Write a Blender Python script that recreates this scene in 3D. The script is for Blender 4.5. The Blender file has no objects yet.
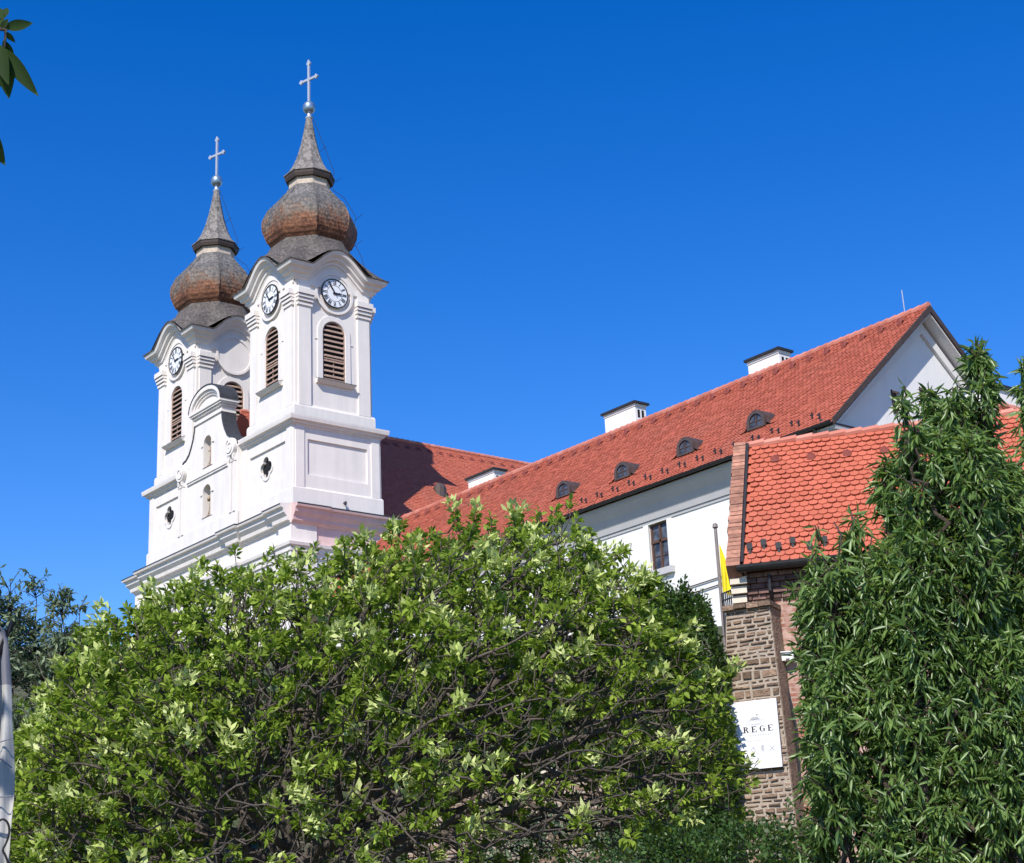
import bpy, bmesh, math, random
import numpy as np
from mathutils import Vector, Matrix
random.seed(7); RNG = np.random.default_rng(11)
S = bpy.context.scene
C = S.collection
rad = math.radians

# ------------------------------------------------------------------ camera
EYE = np.array([0, 0, 1.65]); FPX = 1620.0
yaw, pit, rol = rad(51.1), rad(17.96), rad(-2.63)
_fw = np.array([-math.sin(yaw)*math.cos(pit), math.cos(yaw)*math.cos(pit), math.sin(pit)])
_rt = np.array([math.cos(yaw), math.sin(yaw), 0.0]); _up = np.cross(_rt, _fw)
RT = math.cos(rol)*_rt + math.sin(rol)*_up
UP = -math.sin(rol)*_rt + math.cos(rol)*_up
FW = _fw
cd = bpy.data.cameras.new('camera'); cam = bpy.data.objects.new('camera', cd); C.objects.link(cam)
cd.sensor_width = 36; cd.lens = 36*FPX/1024; cd.clip_start = .05; cd.clip_end = 6000
cam.matrix_world = Matrix(((RT[0], UP[0], -FW[0], EYE[0]), (RT[1], UP[1], -FW[1], EYE[1]), (RT[2], UP[2], -FW[2], EYE[2]), (0, 0, 0, 1)))
S.camera = cam

# ------------------------------------------------------------------ light
SUN_EL, SUN_AZ = rad(43), rad(33)          # the sun stands behind the viewer's left shoulder
to_sun = Vector((math.sin(SUN_AZ)*math.cos(SUN_EL), -math.cos(SUN_AZ)*math.cos(SUN_EL), math.sin(SUN_EL)))
sd = bpy.data.lights.new('sun', 'SUN'); sd.energy = 4.8; sd.angle = rad(.5); sd.color = (1, .945, .86)
so = bpy.data.objects.new('sun', sd); C.objects.link(so)
so.rotation_euler = to_sun.to_track_quat('Z', 'Y').to_euler(); so.location = (0, 0, 120)
W = bpy.data.worlds.new('World'); S.world = W; W.use_nodes = True
wn = W.node_tree.nodes; wl = W.node_tree.links
sky = wn.new('ShaderNodeTexSky'); sky.sky_type = 'NISHITA'; sky.sun_disc = False
sky.sun_elevation = SUN_EL; sky.sun_rotation = math.pi - SUN_AZ
sky.altitude = 200; sky.air_density = 1.0; sky.dust_density = .1; sky.ozone_density = 3.0
hs = wn.new('ShaderNodeHueSaturation'); hs.inputs['Hue'].default_value = .517; hs.inputs['Saturation'].default_value = 1.42; hs.inputs['Value'].default_value = 1.5
wl.new(sky.outputs[0], hs.inputs['Color']); wl.new(hs.outputs[0], wn['Background'].inputs['Color'])
wn['Background'].inputs['Strength'].default_value = .105
S.view_settings.view_transform = 'Standard'; S.view_settings.look = 'None'
S.view_settings.exposure = .24; S.view_settings.gamma = 1; S.view_settings.use_curve_mapping = False

# ------------------------------------------------------------------ projection helpers
def ray(px, py):
    d = FW*FPX + RT*(px-512) + UP*(431.5-py); return d/np.linalg.norm(d[:2])
def at(px, py, D): return EYE + ray(px, py)*D
def onx(px, py, x): d = ray(px, py); return EYE + d*(x/d[0])
def ony(px, py, y): d = ray(px, py); return EYE + d*(y/d[1])
def onp(px, py, P, n):
    d = ray(px, py); n = np.array(n); return EYE + d*(n@(np.array(P)-EYE)/(n@d))

# ------------------------------------------------------------------ materials
def nodes(name):
    m = bpy.data.materials.new(name); m.use_nodes = True
    nt = m.node_tree; return m, nt.nodes, nt.links, nt.nodes['Principled BSDF']
def N(n, typ, **kw):
    o = n.new(typ)
    for k, v in kw.items():
        if k in o.inputs: o.inputs[k].default_value = v
        else: setattr(o, k, v)
    return o
def ramp(n, stops):
    r = n.new('ShaderNodeValToRGB'); e = r.color_ramp.elements
    while len(e) < len(stops): e.new(.5)
    for el, (p, c) in zip(e, stops): el.position = p; el.color = (*c, 1)
    return r
def mixc(n, l, fac, a, b, mode='MIX'):
    m = n.new('ShaderNodeMix'); m.data_type = 'RGBA'; m.blend_type = mode
    for s, v in ((0, fac), (6, a), (7, b)):
        if hasattr(v, 'links'): l.new(v, m.inputs[s])
        else: m.inputs[s].default_value = v if s == 0 else (*v, 1)
    return m.outputs[2]
def pm(name, col, var=.12, scale=3., rough=.8, bump=0., bscale=None, metal=0., island=0., spec=.4, streak=0., stain=None, stain_scale=.6, stain_lo=.55):
    """plain procedural surface: noise tint, optional tint per loose piece, vertical streaks, stains and bump"""
    m, n, l, b = nodes(name)
    tc = N(n, 'ShaderNodeTexCoord'); nz = N(n, 'ShaderNodeTexNoise', Scale=scale, Detail=8., Roughness=.65)
    l.new(tc.outputs['Object'], nz.inputs['Vector'])
    c = np.array(col); r = ramp(n, [(.3, c*(1-var)), (.7, np.minimum(c*(1+var), 1))]); l.new(nz.outputs['Fac'], r.inputs[0])
    out = r.outputs[0]
    if island:
        g = N(n, 'ShaderNodeNewGeometry'); rr = ramp(n, [(0, (1-island,)*3), (1, (1+island*.35,)*3)])
        l.new(g.outputs['Random Per Island'], rr.inputs[0]); out = mixc(n, l, 1., out, rr.outputs[0], 'MULTIPLY')
    if streak:
        mp = N(n, 'ShaderNodeMapping'); mp.inputs['Scale'].default_value = (1.6, 1.6, .12); l.new(tc.outputs['Object'], mp.inputs[0])
        n2 = N(n, 'ShaderNodeTexNoise', Scale=1.4, Detail=6.); l.new(mp.outputs[0], n2.inputs['Vector'])
        r2 = ramp(n, [(.35, (1, 1, 1)), (.75, (1-streak, 1-streak, 1-streak*.95))]); l.new(n2.outputs['Fac'], r2.inputs[0])
        out = mixc(n, l, 1., out, r2.outputs[0], 'MULTIPLY')
    if stain is not None:
        n3 = N(n, 'ShaderNodeTexNoise', Scale=stain_scale, Detail=9., Roughness=.7); l.new(tc.outputs['Object'], n3.inputs['Vector'])
        r3 = ramp(n, [(stain_lo, (0, 0, 0)), (stain_lo+.12, (1, 1, 1))]); l.new(n3.outputs['Fac'], r3.inputs[0])
        out = mixc(n, l, r3.outputs[0], out, stain)
    l.new(out, b.inputs['Base Color'])
    b.inputs['Roughness'].default_value = rough; b.inputs['Metallic'].default_value = metal
    b.inputs['Specular IOR Level'].default_value = spec
    if bump:
        nb = N(n, 'ShaderNodeTexNoise', Scale=bscale or scale*8, Detail=6.); l.new(tc.outputs['Object'], nb.inputs['Vector'])
        bp = N(n, 'ShaderNodeBump', Strength=bump, Distance=.05); l.new(nb.outputs['Fac'], bp.inputs['Height']); l.new(bp.outputs[0], b.inputs['Normal'])
    return m
def leafmat(name, dark, light, rough=.45, trans=.35, spec=.4):
    m, n, l, b = nodes(name)
    g = N(n, 'ShaderNodeNewGeometry'); r = ramp(n, [(0, dark), (.6, tuple((a+c)/2 for a, c in zip(dark, light))), (1, light)])
    tc = N(n, 'ShaderNodeTexCoord'); nz = N(n, 'ShaderNodeTexNoise', Scale=1.3, Detail=3.); l.new(tc.outputs['Object'], nz.inputs['Vector'])
    ad = N(n, 'ShaderNodeMath', operation='MULTIPLY_ADD'); ad.inputs[1].default_value = .7
    l.new(g.outputs['Random Per Island'], ad.inputs[0]); mm = N(n, 'ShaderNodeMath', operation='MULTIPLY_ADD'); mm.inputs[1].default_value = 1.2; mm.inputs[2].default_value = -.45
    l.new(nz.outputs['Fac'], mm.inputs[0]); l.new(mm.outputs[0], ad.inputs[2]); l.new(ad.outputs[0], r.inputs[0])
    l.new(r.outputs[0], b.inputs['Base Color']); b.inputs['Roughness'].default_value = rough; b.inputs['Specular IOR Level'].default_value = spec
    tr = N(n, 'ShaderNodeBsdfTranslucent'); tl = mixc(n, l, .5, r.outputs[0], (.30, .42, .04)); l.new(tl, tr.inputs['Color'])
    mx = N(n, 'ShaderNodeMixShader'); mx.inputs[0].default_value = trans
    l.new(b.outputs[0], mx.inputs[1]); l.new(tr.outputs[0], mx.inputs[2]); l.new(mx.outputs[0], n['Material Output'].inputs['Surface'])
    return m
def tilemat(name, lo, hi, dirt):
    m, n, l, b = nodes(name)
    g = N(n, 'ShaderNodeNewGeometry'); r = ramp(n, [(0, lo), (.5, tuple((a+c)/2 for a, c in zip(lo, hi))), (1, hi)]); l.new(g.outputs['Random Per Island'], r.inputs[0])
    tc = N(n, 'ShaderNodeTexCoord'); nz = N(n, 'ShaderNodeTexNoise', Scale=.35, Detail=9., Roughness=.7); l.new(tc.outputs['Object'], nz.inputs['Vector'])
    r2 = ramp(n, [(.5, (0, 0, 0)), (.78, (.7, .7, .7))]); l.new(nz.outputs['Fac'], r2.inputs[0])
    out = mixc(n, l, r2.outputs[0], r.outputs[0], dirt); l.new(out, b.inputs['Base Color'])
    b.inputs['Roughness'].default_value = .75; b.inputs['Specular IOR Level'].default_value = .3
    return m
def shinglemat(name, stops):
    """weathered wood shingles: grey where rain and sun reach, still brown where the dome overhangs"""
    m, n, l, b = nodes(name)
    tc = N(n, 'ShaderNodeTexCoord'); sp = N(n, 'ShaderNodeSeparateXYZ'); l.new(tc.outputs['Object'], sp.inputs[0])
    nz = N(n, 'ShaderNodeTexNoise', Scale=.9, Detail=10., Roughness=.78); l.new(tc.outputs['Object'], nz.inputs['Vector'])
    ma = N(n, 'ShaderNodeMath', operation='MULTIPLY_ADD'); ma.inputs[1].default_value = 5.5; l.new(nz.outputs['Fac'], ma.inputs[0]); l.new(sp.outputs['Z'], ma.inputs[2])
    mr = N(n, 'ShaderNodeMapRange'); mr.inputs['From Min'].default_value = 52.0; mr.inputs['From Max'].default_value = 55.5; l.new(ma.outputs[0], mr.inputs['Value'])
    r = ramp(n, stops); l.new(mr.outputs[0], r.inputs[0])
    mp = N(n, 'ShaderNodeMapping'); mp.inputs['Scale'].default_value = (7, 7, 5); l.new(tc.outputs['Object'], mp.inputs[0])
    vo = N(n, 'ShaderNodeTexVoronoi', Scale=1.); l.new(mp.outputs[0], vo.inputs['Vector'])
    sc = N(n, 'ShaderNodeSeparateColor'); l.new(vo.outputs['Color'], sc.inputs[0])
    r2 = ramp(n, [(0, (.5, .5, .5)), (1, (1.3, 1.3, 1.3))]); l.new(sc.outputs[0], r2.inputs[0])
    out = mixc(n, l, 1., r.outputs[0], r2.outputs[0], 'MULTIPLY'); l.new(out, b.inputs['Base Color']); b.inputs['Roughness'].default_value = .8
    wv = N(n, 'ShaderNodeTexWave', Scale=1.1, Distortion=1.2); wv.bands_direction = 'Z'; l.new(tc.outputs['Object'], wv.inputs['Vector'])
    bp = N(n, 'ShaderNodeBump', Strength=.4, Distance=.04); l.new(vo.outputs['Distance'], bp.inputs['Height'])
    bp2 = N(n, 'ShaderNodeBump', Strength=.22, Distance=.05); l.new(wv.outputs['Fac'], bp2.inputs['Height']); l.new(bp.outputs[0], bp2.inputs['Normal']); l.new(bp2.outputs[0], b.inputs['Normal'])
    return m
def brickmat(name):
    """old red brick with worn pink plaster left on it in patches"""
    m, n, l, b = nodes(name)
    tc = N(n, 'ShaderNodeTexCoord')
    br = N(n, 'ShaderNodeTexBrick', Scale=1.); br.inputs['Color1'].default_value = (.34, .13, .085, 1); br.inputs['Color2'].default_value = (.24, .10, .07, 1); br.inputs['Mortar'].default_value = (.42, .33, .26, 1)
    for k, v in (('Mortar Size', .012), ('Brick Width', .27), ('Row Height', .085)): br.inputs[k].default_value = v
    mp = N(n, 'ShaderNodeMapping'); mp.inputs['Rotation'].default_value = (rad(90), 0, 0)
    wz = N(n, 'ShaderNodeTexNoise', Scale=5.); l.new(tc.outputs['Object'], wz.inputs['Vector'])
    ad = mixc(n, l, .02, tc.outputs['Object'], wz.outputs['Color'], 'ADD'); l.new(ad, mp.inputs[0]); l.new(mp.outputs[0], br.inputs['Vector'])
    nz = N(n, 'ShaderNodeTexNoise', Scale=1.6, Detail=10., Roughness=.72); l.new(tc.outputs['Object'], nz.inputs['Vector'])
    r = ramp(n, [(.46, (0, 0, 0)), (.54, (1, 1, 1))]); l.new(nz.outputs['Fac'], r.inputs[0])
    n2 = N(n, 'ShaderNodeTexNoise', Scale=9., Detail=8.); l.new(tc.outputs['Object'], n2.inputs['Vector'])
    r2 = ramp(n, [(.3, (.34, .17, .13)), (.7, (.52, .36, .29))]); l.new(n2.outputs['Fac'], r2.inputs[0])
    out = mixc(n, l, r.outputs[0], br.outputs['Color'], r2.outputs[0]); l.new(out, b.inputs['Base Color']); b.inputs['Roughness'].default_value = .9
    bp = N(n, 'ShaderNodeBump', Strength=.7, Distance=.02); l.new(n2.outputs['Fac'], bp.inputs['Height']); l.new(bp.outputs[0], b.inputs['Normal'])
    return m
def groundmat(name):
    m, n, l, b = nodes(name)
    tc = N(n, 'ShaderNodeTexCoord'); nz = N(n, 'ShaderNodeTexNoise', Scale=.35, Detail=10., Roughness=.7); l.new(tc.outputs['Object'], nz.inputs['Vector'])
    r = ramp(n, [(.3, (.03, .042, .014)), (.45, (.06, .075, .026)), (.56, (.12, .105, .065)), (.75, (.17, .15, .115))]); l.new(nz.outputs['Fac'], r.inputs[0])
    n2 = N(n, 'ShaderNodeTexNoise', Scale=9., Detail=6.); l.new(tc.outputs['Object'], n2.inputs['Vector'])
    bp = N(n, 'ShaderNodeBump', Strength=1., Distance=.15); l.new(n2.outputs['Fac'], bp.inputs['Height']); l.new(bp.outputs[0], b.inputs['Normal'])
    l.new(r.outputs[0], b.inputs['Base Color']); b.inputs['Roughness'].default_value = .95
    return m
def glassmat(name, col):
    m, n, l, b = nodes(name)
    tc = N(n, 'ShaderNodeTexCoord'); nz = N(n, 'ShaderNodeTexNoise', Scale=2.2, Detail=3.); l.new(tc.outputs['Object'], nz.inputs['Vector'])
    r = ramp(n, [(.4, col), (.62, tuple(min(1, c*2.6+.03) for c in col))]); l.new(nz.outputs['Fac'], r.inputs[0]); l.new(r.outputs[0], b.inputs['Base Color'])
    b.inputs['Roughness'].default_value = .08; b.inputs['Specular IOR Level'].default_value = .45
    return m
M = dict(
    plaster=pm('white_plaster', (.775, .725, .675), var=.04, scale=.9, rough=.9, bump=.06, bscale=30, streak=.10),
    wingwall=pm('bright_plaster', (.82, .80, .755), var=.03, scale=.7, rough=.9, bump=.05, bscale=30, streak=.04),
    gable=pm('gable_plaster', (.75, .73, .70), var=.03, scale=.6, rough=.9, bump=.05, bscale=30, streak=.05),
    pink=pm('side_pink_tone', (.70, .50, .47), var=.08, scale=.8, rough=.9, streak=.1),  # pinker tone for the side cornice and frieze than for the front
    grey=pm('grey_sill_shaded_eave', (.50, .49, .48), var=.05, scale=1.2, rough=.9),
    lead=pm('lead_sheet', (.045, .048, .055), var=.3, scale=2.5, rough=.6, spec=.35),
    shingle=shinglemat('wood_shingle', [(0, (.13, .048, .022)), (.3, (.22, .092, .045)), (.5, (.17, .115, .082)), (.64, (.15, .128, .11)), (.8, (.10, .094, .088)), (1, (.15, .14, .13))]),
    greyshingle=shinglemat('grey_shingle', [(0, (.10, .085, .075)), (.5, (.15, .138, .126)), (1, (.21, .19, .172))]),
    drum=pm('pale_wood', (.52, .43, .34), var=.2, scale=4, rough=.8),
    darkwood=pm('dark_wood', (.06, .042, .035), var=.3, scale=5, rough=.7),
    louvre=pm('louvre_wood', (.34, .23, .175), var=.25, scale=6, rough=.7),
    black=pm('dark_void', (.008, .007, .007), var=.2, rough=.9),
    iron=pm('dark_iron', (.025, .024, .025), var=.3, scale=6, rough=.5),
    steel=pm('sky_tinted_steel', (.30, .40, .50), var=.15, scale=4, rough=.38, metal=.75),  # blue of the reflected sky put into the metal's base colour
    crossmetal=pm('cross_metal', (.50, .52, .55), var=.1, scale=4, rough=.45, metal=.4),
    dial=pm('clock_dial', (.80, .82, .84), var=.02, rough=.5),
    dialink=pm('clock_ink', (.015, .015, .02), var=.1, rough=.5),
    tile=tilemat('roof_tile', (.445, .115, .066), (.515, .142, .086), (.37, .135, .09)),
    tile2=tilemat('new_roof_tile', (.45, .115, .064), (.52, .136, .079), (.34, .13, .085)),
    ridge=tilemat('ridge_tile', (.48, .16, .11), (.62, .26, .19), (.36, .19, .14)),
    brick=brickmat('old_brick'),
    verge=pm('verge_brick', (.40, .19, .125), var=.35, scale=7, rough=.9, island=.4, bump=.3),
    darkbrick=pm('gutter_shaded_brick', (.20, .115, .095), var=.35, scale=6, rough=.9, island=.5, bump=.4),  # shade under the gutter put into a darker brick colour
    cream=pm('cream_stone', (.66, .58, .46), var=.12, scale=5, rough=.9, bump=.2),
    stone=pm('rubble_stone', (.27, .18, .122), var=.4, scale=7, rough=.95, island=.55, bump=.8, bscale=22),
    mortar=pm('lime_mortar', (.42, .345, .27), var=.2, scale=9, rough=.95, bump=.5),
    ventred=pm('dark_red_clay', (.20, .045, .032), var=.2, scale=5, rough=.8),
    copper=pm('brown_sheet', (.075, .055, .048), var=.3, scale=3, rough=.55, spec=.5),
    glass=glassmat('window_glass', (.03, .035, .045)),
    paleglass=glassmat('pale_window_glass', (.22, .27, .38)),
    frame=pm('window_wood', (.10, .052, .035), var=.25, scale=8, rough=.6),
    ground=groundmat('hillside'),
    bark=pm('grey_bark', (.105, .085, .072), var=.35, scale=9, rough=.9, bump=.5),
    twig=pm('dark_bark', (.06, .045, .034), var=.35, scale=9, rough=.9, bump=.4),
    ash=leafmat('ash_leaf', (.075, .145, .010), (.43, .56, .080), trans=.42, rough=.6, spec=.2),
    bloom=leafmat('pale_blossom', (.45, .55, .13), (.74, .78, .36), rough=.8, trans=.3),
    darkleaf=leafmat('dark_leaf', (.010, .026, .006), (.035, .07, .016), rough=.7, trans=.2, spec=.15),
    peach=leafmat('lanceolate_leaf', (.050, .118, .024), (.29, .43, .12), rough=.36, trans=.4, spec=.7),
    olive=leafmat('dull_leaf', (.07, .105, .06), (.23, .30, .16), rough=.5, trans=.25),
    hedge=leafmat('hedge_leaf', (.022, .055, .012), (.08, .155, .028), trans=.25),
    autumn=leafmat('brown_hedge_leaf', (.06, .05, .014), (.15, .11, .03), trans=.25),
    sign=pm('white_board', (.84, .83, .87), var=.015, rough=.5),
    ink=pm('black_lettering', (.012, .012, .012), var=.1, rough=.6),
    greyink=pm('grey_lettering', (.46, .46, .48), var=.1, rough=.6),
    yellow=pm('yellow_cloth', (.80, .66, .02), var=.08, scale=3, rough=.7),
    polewood=pm('flagpole_paint', (.23, .19, .165), var=.2, scale=8, rough=.5),
    bannergrey=pm('grey_fabric', (.20, .20, .23), var=.12, scale=3, rough=.75),
    bannerwhite=pm('pale_fabric', (.43, .42, .40), var=.1, scale=2, rough=.75),
    whitebox=pm('white_plastic', (.75, .74, .72), var=.04, rough=.5),
    statue=pm('statue_stone', (.36, .27, .19), var=.3, scale=3, rough=.9, bump=.4),
)

# ------------------------------------------------------------------ mesh helpers
class Fr:
    """local frame: maps (a, b, c) to the scene"""
    def __init__(s, o=(0, 0, 0), ex=(1, 0, 0), ey=(0, 1, 0), ez=(0, 0, 1)):
        s.o, s.e = np.array(o, float), np.array([ex, ey, ez], float)
    def __call__(s, P): return np.asarray(P, float)@s.e + s.o
ID = Fr()
class MB:
    def __init__(s): s.v = []; s.f = []; s.m = []; s.smooth = False
    def add(s, P, faces, m=0):
        k = len(s.v); s.v.extend(map(tuple, np.asarray(P, float))); s.f.extend([tuple(i+k for i in f) for f in faces]); s.m.extend([m]*len(faces)); return s
    def box(s, a0, a1, b0, b1, c0, c1, F=ID, m=0):
        P = [(a, b, c) for c in (c0, c1) for b in (b0, b1) for a in (a0, a1)]
        return s.add(F(P), [(0, 2, 3, 1), (4, 5, 7, 6), (0, 1, 5, 4), (2, 6, 7, 3), (0, 4, 6, 2), (1, 3, 7, 5)], m)
    def prism(s, pts, d0, d1, F=ID, m=0):
        """polygon in the frame's (a, c) plane, extruded along b"""
        n = len(pts); P = [(a, d0, c) for a, c in pts]+[(a, d1, c) for a, c in pts]
        return s.add(F(P), [tuple(range(n)), tuple(range(2*n-1, n-1, -1))]+[(i, i+n, (i+1) % n+n, (i+1) % n) for i in range(n)], m)
    def ring(s, outer, inner, d0, d1, F=ID, m=0, closed=True):
        n = len(outer); P = [(a, d, c) for pts in (outer, inner) for d in (d0, d1) for a, c in pts]
        fs = []
        for i in range(n if closed else n-1):
            j = (i+1) % n
            fs += [(i, j, j+2*n, i+2*n), (i+n, i+3*n, j+3*n, j+n), (i, i+n, j+n, j), (i+2*n, j+2*n, j+3*n, i+3*n)]
        if not closed: fs += [(0, 2*n, 3*n, n), (n-1, 2*n-1, 4*n-1, 3*n-1)]
        return s.add(F(P), fs, m)
    def lathe(s, prof, n, o=(0, 0, 0), ph=0., m=0, F=ID):
        P = []
        for r, z in prof:
            P += [(o[0]+r*math.cos(ph+2*math.pi*k/n), o[1]+r*math.sin(ph+2*math.pi*k/n), o[2]+z) for k in range(n)]
        fs = [(i*n+k, i*n+(k+1) % n, (i+1)*n+(k+1) % n, (i+1)*n+k) for i in range(len(prof)-1) for k in range(n)]
        fs += [tuple(range(n-1, -1, -1)), tuple(range((len(prof)-1)*n, len(prof)*n))]
        return s.add(F(P), fs, m)
    def tube(s, pts, rads, n=6, m=0):
        pts = [np.array(p, float) for p in pts]
        if not hasattr(rads, '__len__'): rads = [rads]*len(pts)
        P = []
        for i, p in enumerate(pts):
            t = pts[min(i+1, len(pts)-1)]-pts[max(i-1, 0)]; t = t/(np.linalg.norm(t)+1e-9)
            a = np.cross(t, (.31, .17, .93)); a /= np.linalg.norm(a)+1e-9; b = np.cross(t, a)
            P += [p+rads[i]*(a*math.cos(2*math.pi*k/n)+b*math.sin(2*math.pi*k/n)) for k in range(n)]
        fs = [(i*n+k, i*n+(k+1) % n, (i+1)*n+(k+1) % n, (i+1)*n+k) for i in range(len(pts)-1) for k in range(n)]
        fs += [tuple(range(n-1, -1, -1)), tuple(range((len(pts)-1)*n, len(pts)*n))]
        return s.add(P, fs, m)
    def moulding(s, path, prof, closed=False, mats=None, z=None):
        """sweep a profile of (outward, height) along a plan path with mitred corners; outward is to the right of travel"""
        n = len(path); P = []; k = len(prof)
        pts = [np.array(p, float) for p in path]
        def nrm(i, j):
            d = pts[j][:2]-pts[i][:2]; d = d/(np.linalg.norm(d)+1e-12); return np.array([d[1], -d[0]])
        for i in range(n):
            a = nrm(i-1, i) if (closed or i > 0) else nrm(0, 1)
            b = nrm(i, (i+1) % n) if (closed or i < n-1) else nrm(n-2, n-1)
            mt = (a+b); mt = mt/max(.3, (1+a@b))
            zz = pts[i][2] if len(pts[i]) > 2 else 0
            P += [(pts[i][0]+mt[0]*o, pts[i][1]+mt[1]*o, zz+h) for o, h in prof]
        fs = []; ms = []
        for i in range(n if closed else n-1):
            j = (i+1) % n
            for q in range(k):
                q2 = (q+1) % k; fs.append((i*k+q, j*k+q, j*k+q2, i*k+q2)); ms.append(mats[q] if mats else 0)
        if not closed: fs += [tuple(range(k)), tuple(range((n-1)*k, n*k))]; ms += [0, 0]
        b0 = len(s.m); s.add(P, fs); s.m[b0:] = ms
        return s
    def mesh(s, name, recalc=True):
        me = bpy.data.meshes.new(name); me.from_pydata(s.v, [], s.f)
        me.polygons.foreach_set('material_index', s.m)
        if recalc:
            bm = bmesh.new(); bm.from_mesh(me); bmesh.ops.recalc_face_normals(bm, faces=bm.faces); bm.to_mesh(me); bm.free()
        if s.smooth: me.polygons.foreach_set('use_smooth', [True]*len(me.polygons))
        me.update(); return me
    def build(s, name, mats, parent=None, recalc=True):
        me = s.mesh(name, recalc); o = bpy.data.objects.new(name, me); C.objects.link(o)
        for m in (mats if isinstance(mats, (list, tuple)) else [mats]): me.materials.append(M[m])
        if parent: o.parent = parent
        return o
def cut(mb, cutters):
    """returns mb with the cutter solids taken away"""
    a = mb.build('tmp', 'plaster'); b = cutters.build('tmp', 'plaster')
    md = a.modifiers.new('b', 'BOOLEAN'); md.object = b; md.operation = 'DIFFERENCE'; md.solver = 'EXACT'
    dg = bpy.context.evaluated_depsgraph_get(); me = bpy.data.meshes.new_from_object(a.evaluated_get(dg))
    r = MB(); r.add([v.co[:] for v in me.vertices], [tuple(p.vertices) for p in me.polygons])
    for o in (a, b): bpy.data.objects.remove(o)
    return r
def tag(o, label=None, cat=None, group=None, kind=None):
    for k, v in (('label', label), ('category', cat), ('group', group), ('kind', kind)):
        if v: o[k] = v
    return o
def thing(name, label, cat, loc=(0, 0, 0), group=None):
    o = bpy.data.objects.new(name, None); C.objects.link(o); o.location = loc; o.empty_display_size = .3
    return tag(o, label, cat, group)
def dup(src, parent=None, loc=None):
    c = src.copy(); C.objects.link(c)
    if parent: c.parent = parent; c.matrix_parent_inverse = src.matrix_parent_inverse.copy()
    if loc is not None: c.location = loc
    for ch in list(src.children): dup(ch, c)
    return c
def arch(hw, z0, z1, n=14, cx=0.):
    """round-headed opening outline"""
    zs = z1-hw
    return [(cx-hw, z0), (cx+hw, z0)]+[(cx+hw*math.cos(math.pi*k/n), zs+hw*math.sin(math.pi*k/n)) for k in range(n+1)]
def circ(r, cx=0., cz=0., n=32): return [(cx+r*math.cos(2*math.pi*k/n), cz+r*math.sin(2*math.pi*k/n)) for k in range(n)]
def quatrefoil(cx, cz, r, off, grow=0.):
    pts = []; p = (off+math.sqrt(max(0, 2*(r+grow)**2-off*off)))/2; lim = math.atan2(p, p-off)-.004
    for k in range(4):
        a0 = k*math.pi/2; x, z = cx+off*math.cos(a0), cz+off*math.sin(a0)
        for j in range(9):
            a = a0-lim+2*lim*j/8; pts.append((x+(r+grow)*math.cos(a), z+(r+grow)*math.sin(a)))
    return pts
def mesh_np(name, V, F, mat, parent=None, smooth=False):
    """fast mesh of equal-sided faces from arrays"""
    me = bpy.data.meshes.new(name); k = F.shape[1]
    me.vertices.add(len(V)); me.vertices.foreach_set('co', V.astype(np.float32).ravel())
    me.loops.add(F.size); me.loops.foreach_set('vertex_index', F.astype(np.int32).ravel())
    me.polygons.add(len(F)); me.polygons.foreach_set('loop_start', np.arange(0, F.size, k, dtype=np.int32)); me.polygons.foreach_set('loop_total', np.full(len(F), k, dtype=np.int32))
    if smooth: me.polygons.foreach_set('use_smooth', np.ones(len(F), dtype=bool))
    me.update(calc_edges=True); me.materials.append(M[mat])
    o = bpy.data.objects.new(name, me); C.objects.link(o)
    if parent: o.parent = parent
    return o
def tiles(mb, o, u, v, U, V, tw, th, lift=.03, m=0, sag=.0):
    """overlapping beaver-tail tiles; o = top corner, u along the ridge, v down the slope"""
    o, u, v = (np.array(x, float) for x in (o, u, v)); n = np.cross(u, v); n = n if n[2] > 0 else -n
    rows = int(V/th); cols = int(U/tw)+1
    for r in range(rows):
        vb = V-r*th; vt = vb-th*1.35
        for c in range(cols):
            uc = (c+(.5 if r % 2 else 0))*tw
            u0, u1 = max(0, uc+.004), min(U, uc+tw-.004)
            if u1-u0 < .03: continue
            l = lift*(1+random.uniform(-.25, .35)); w = (u1-u0)
            j = random.uniform(-.006, .006)
            low = [(u0, vb-.30*th+j), (u0+.14*w, vb-.10*th+j), (u0+.5*w, vb+j), (u1-.14*w, vb-.10*th+j), (u1, vb-.30*th+j)]
            top = [(u0, max(vt, 0)), (u1, max(vt, 0))]
            P = [o+u*a+v*b+n*(.004) for a, b in top]+[o+u*a+v*b+n*l for a, b in reversed(low)]+[o+u*a+v*b+n*(l-.018) for a, b in reversed(low)]
            mb.add(P, [(0, 1, 2, 3, 4, 5, 6), (2, 7, 8, 3), (3, 8, 9, 4), (4, 9, 10, 5), (5, 10, 11, 6)], m)

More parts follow.
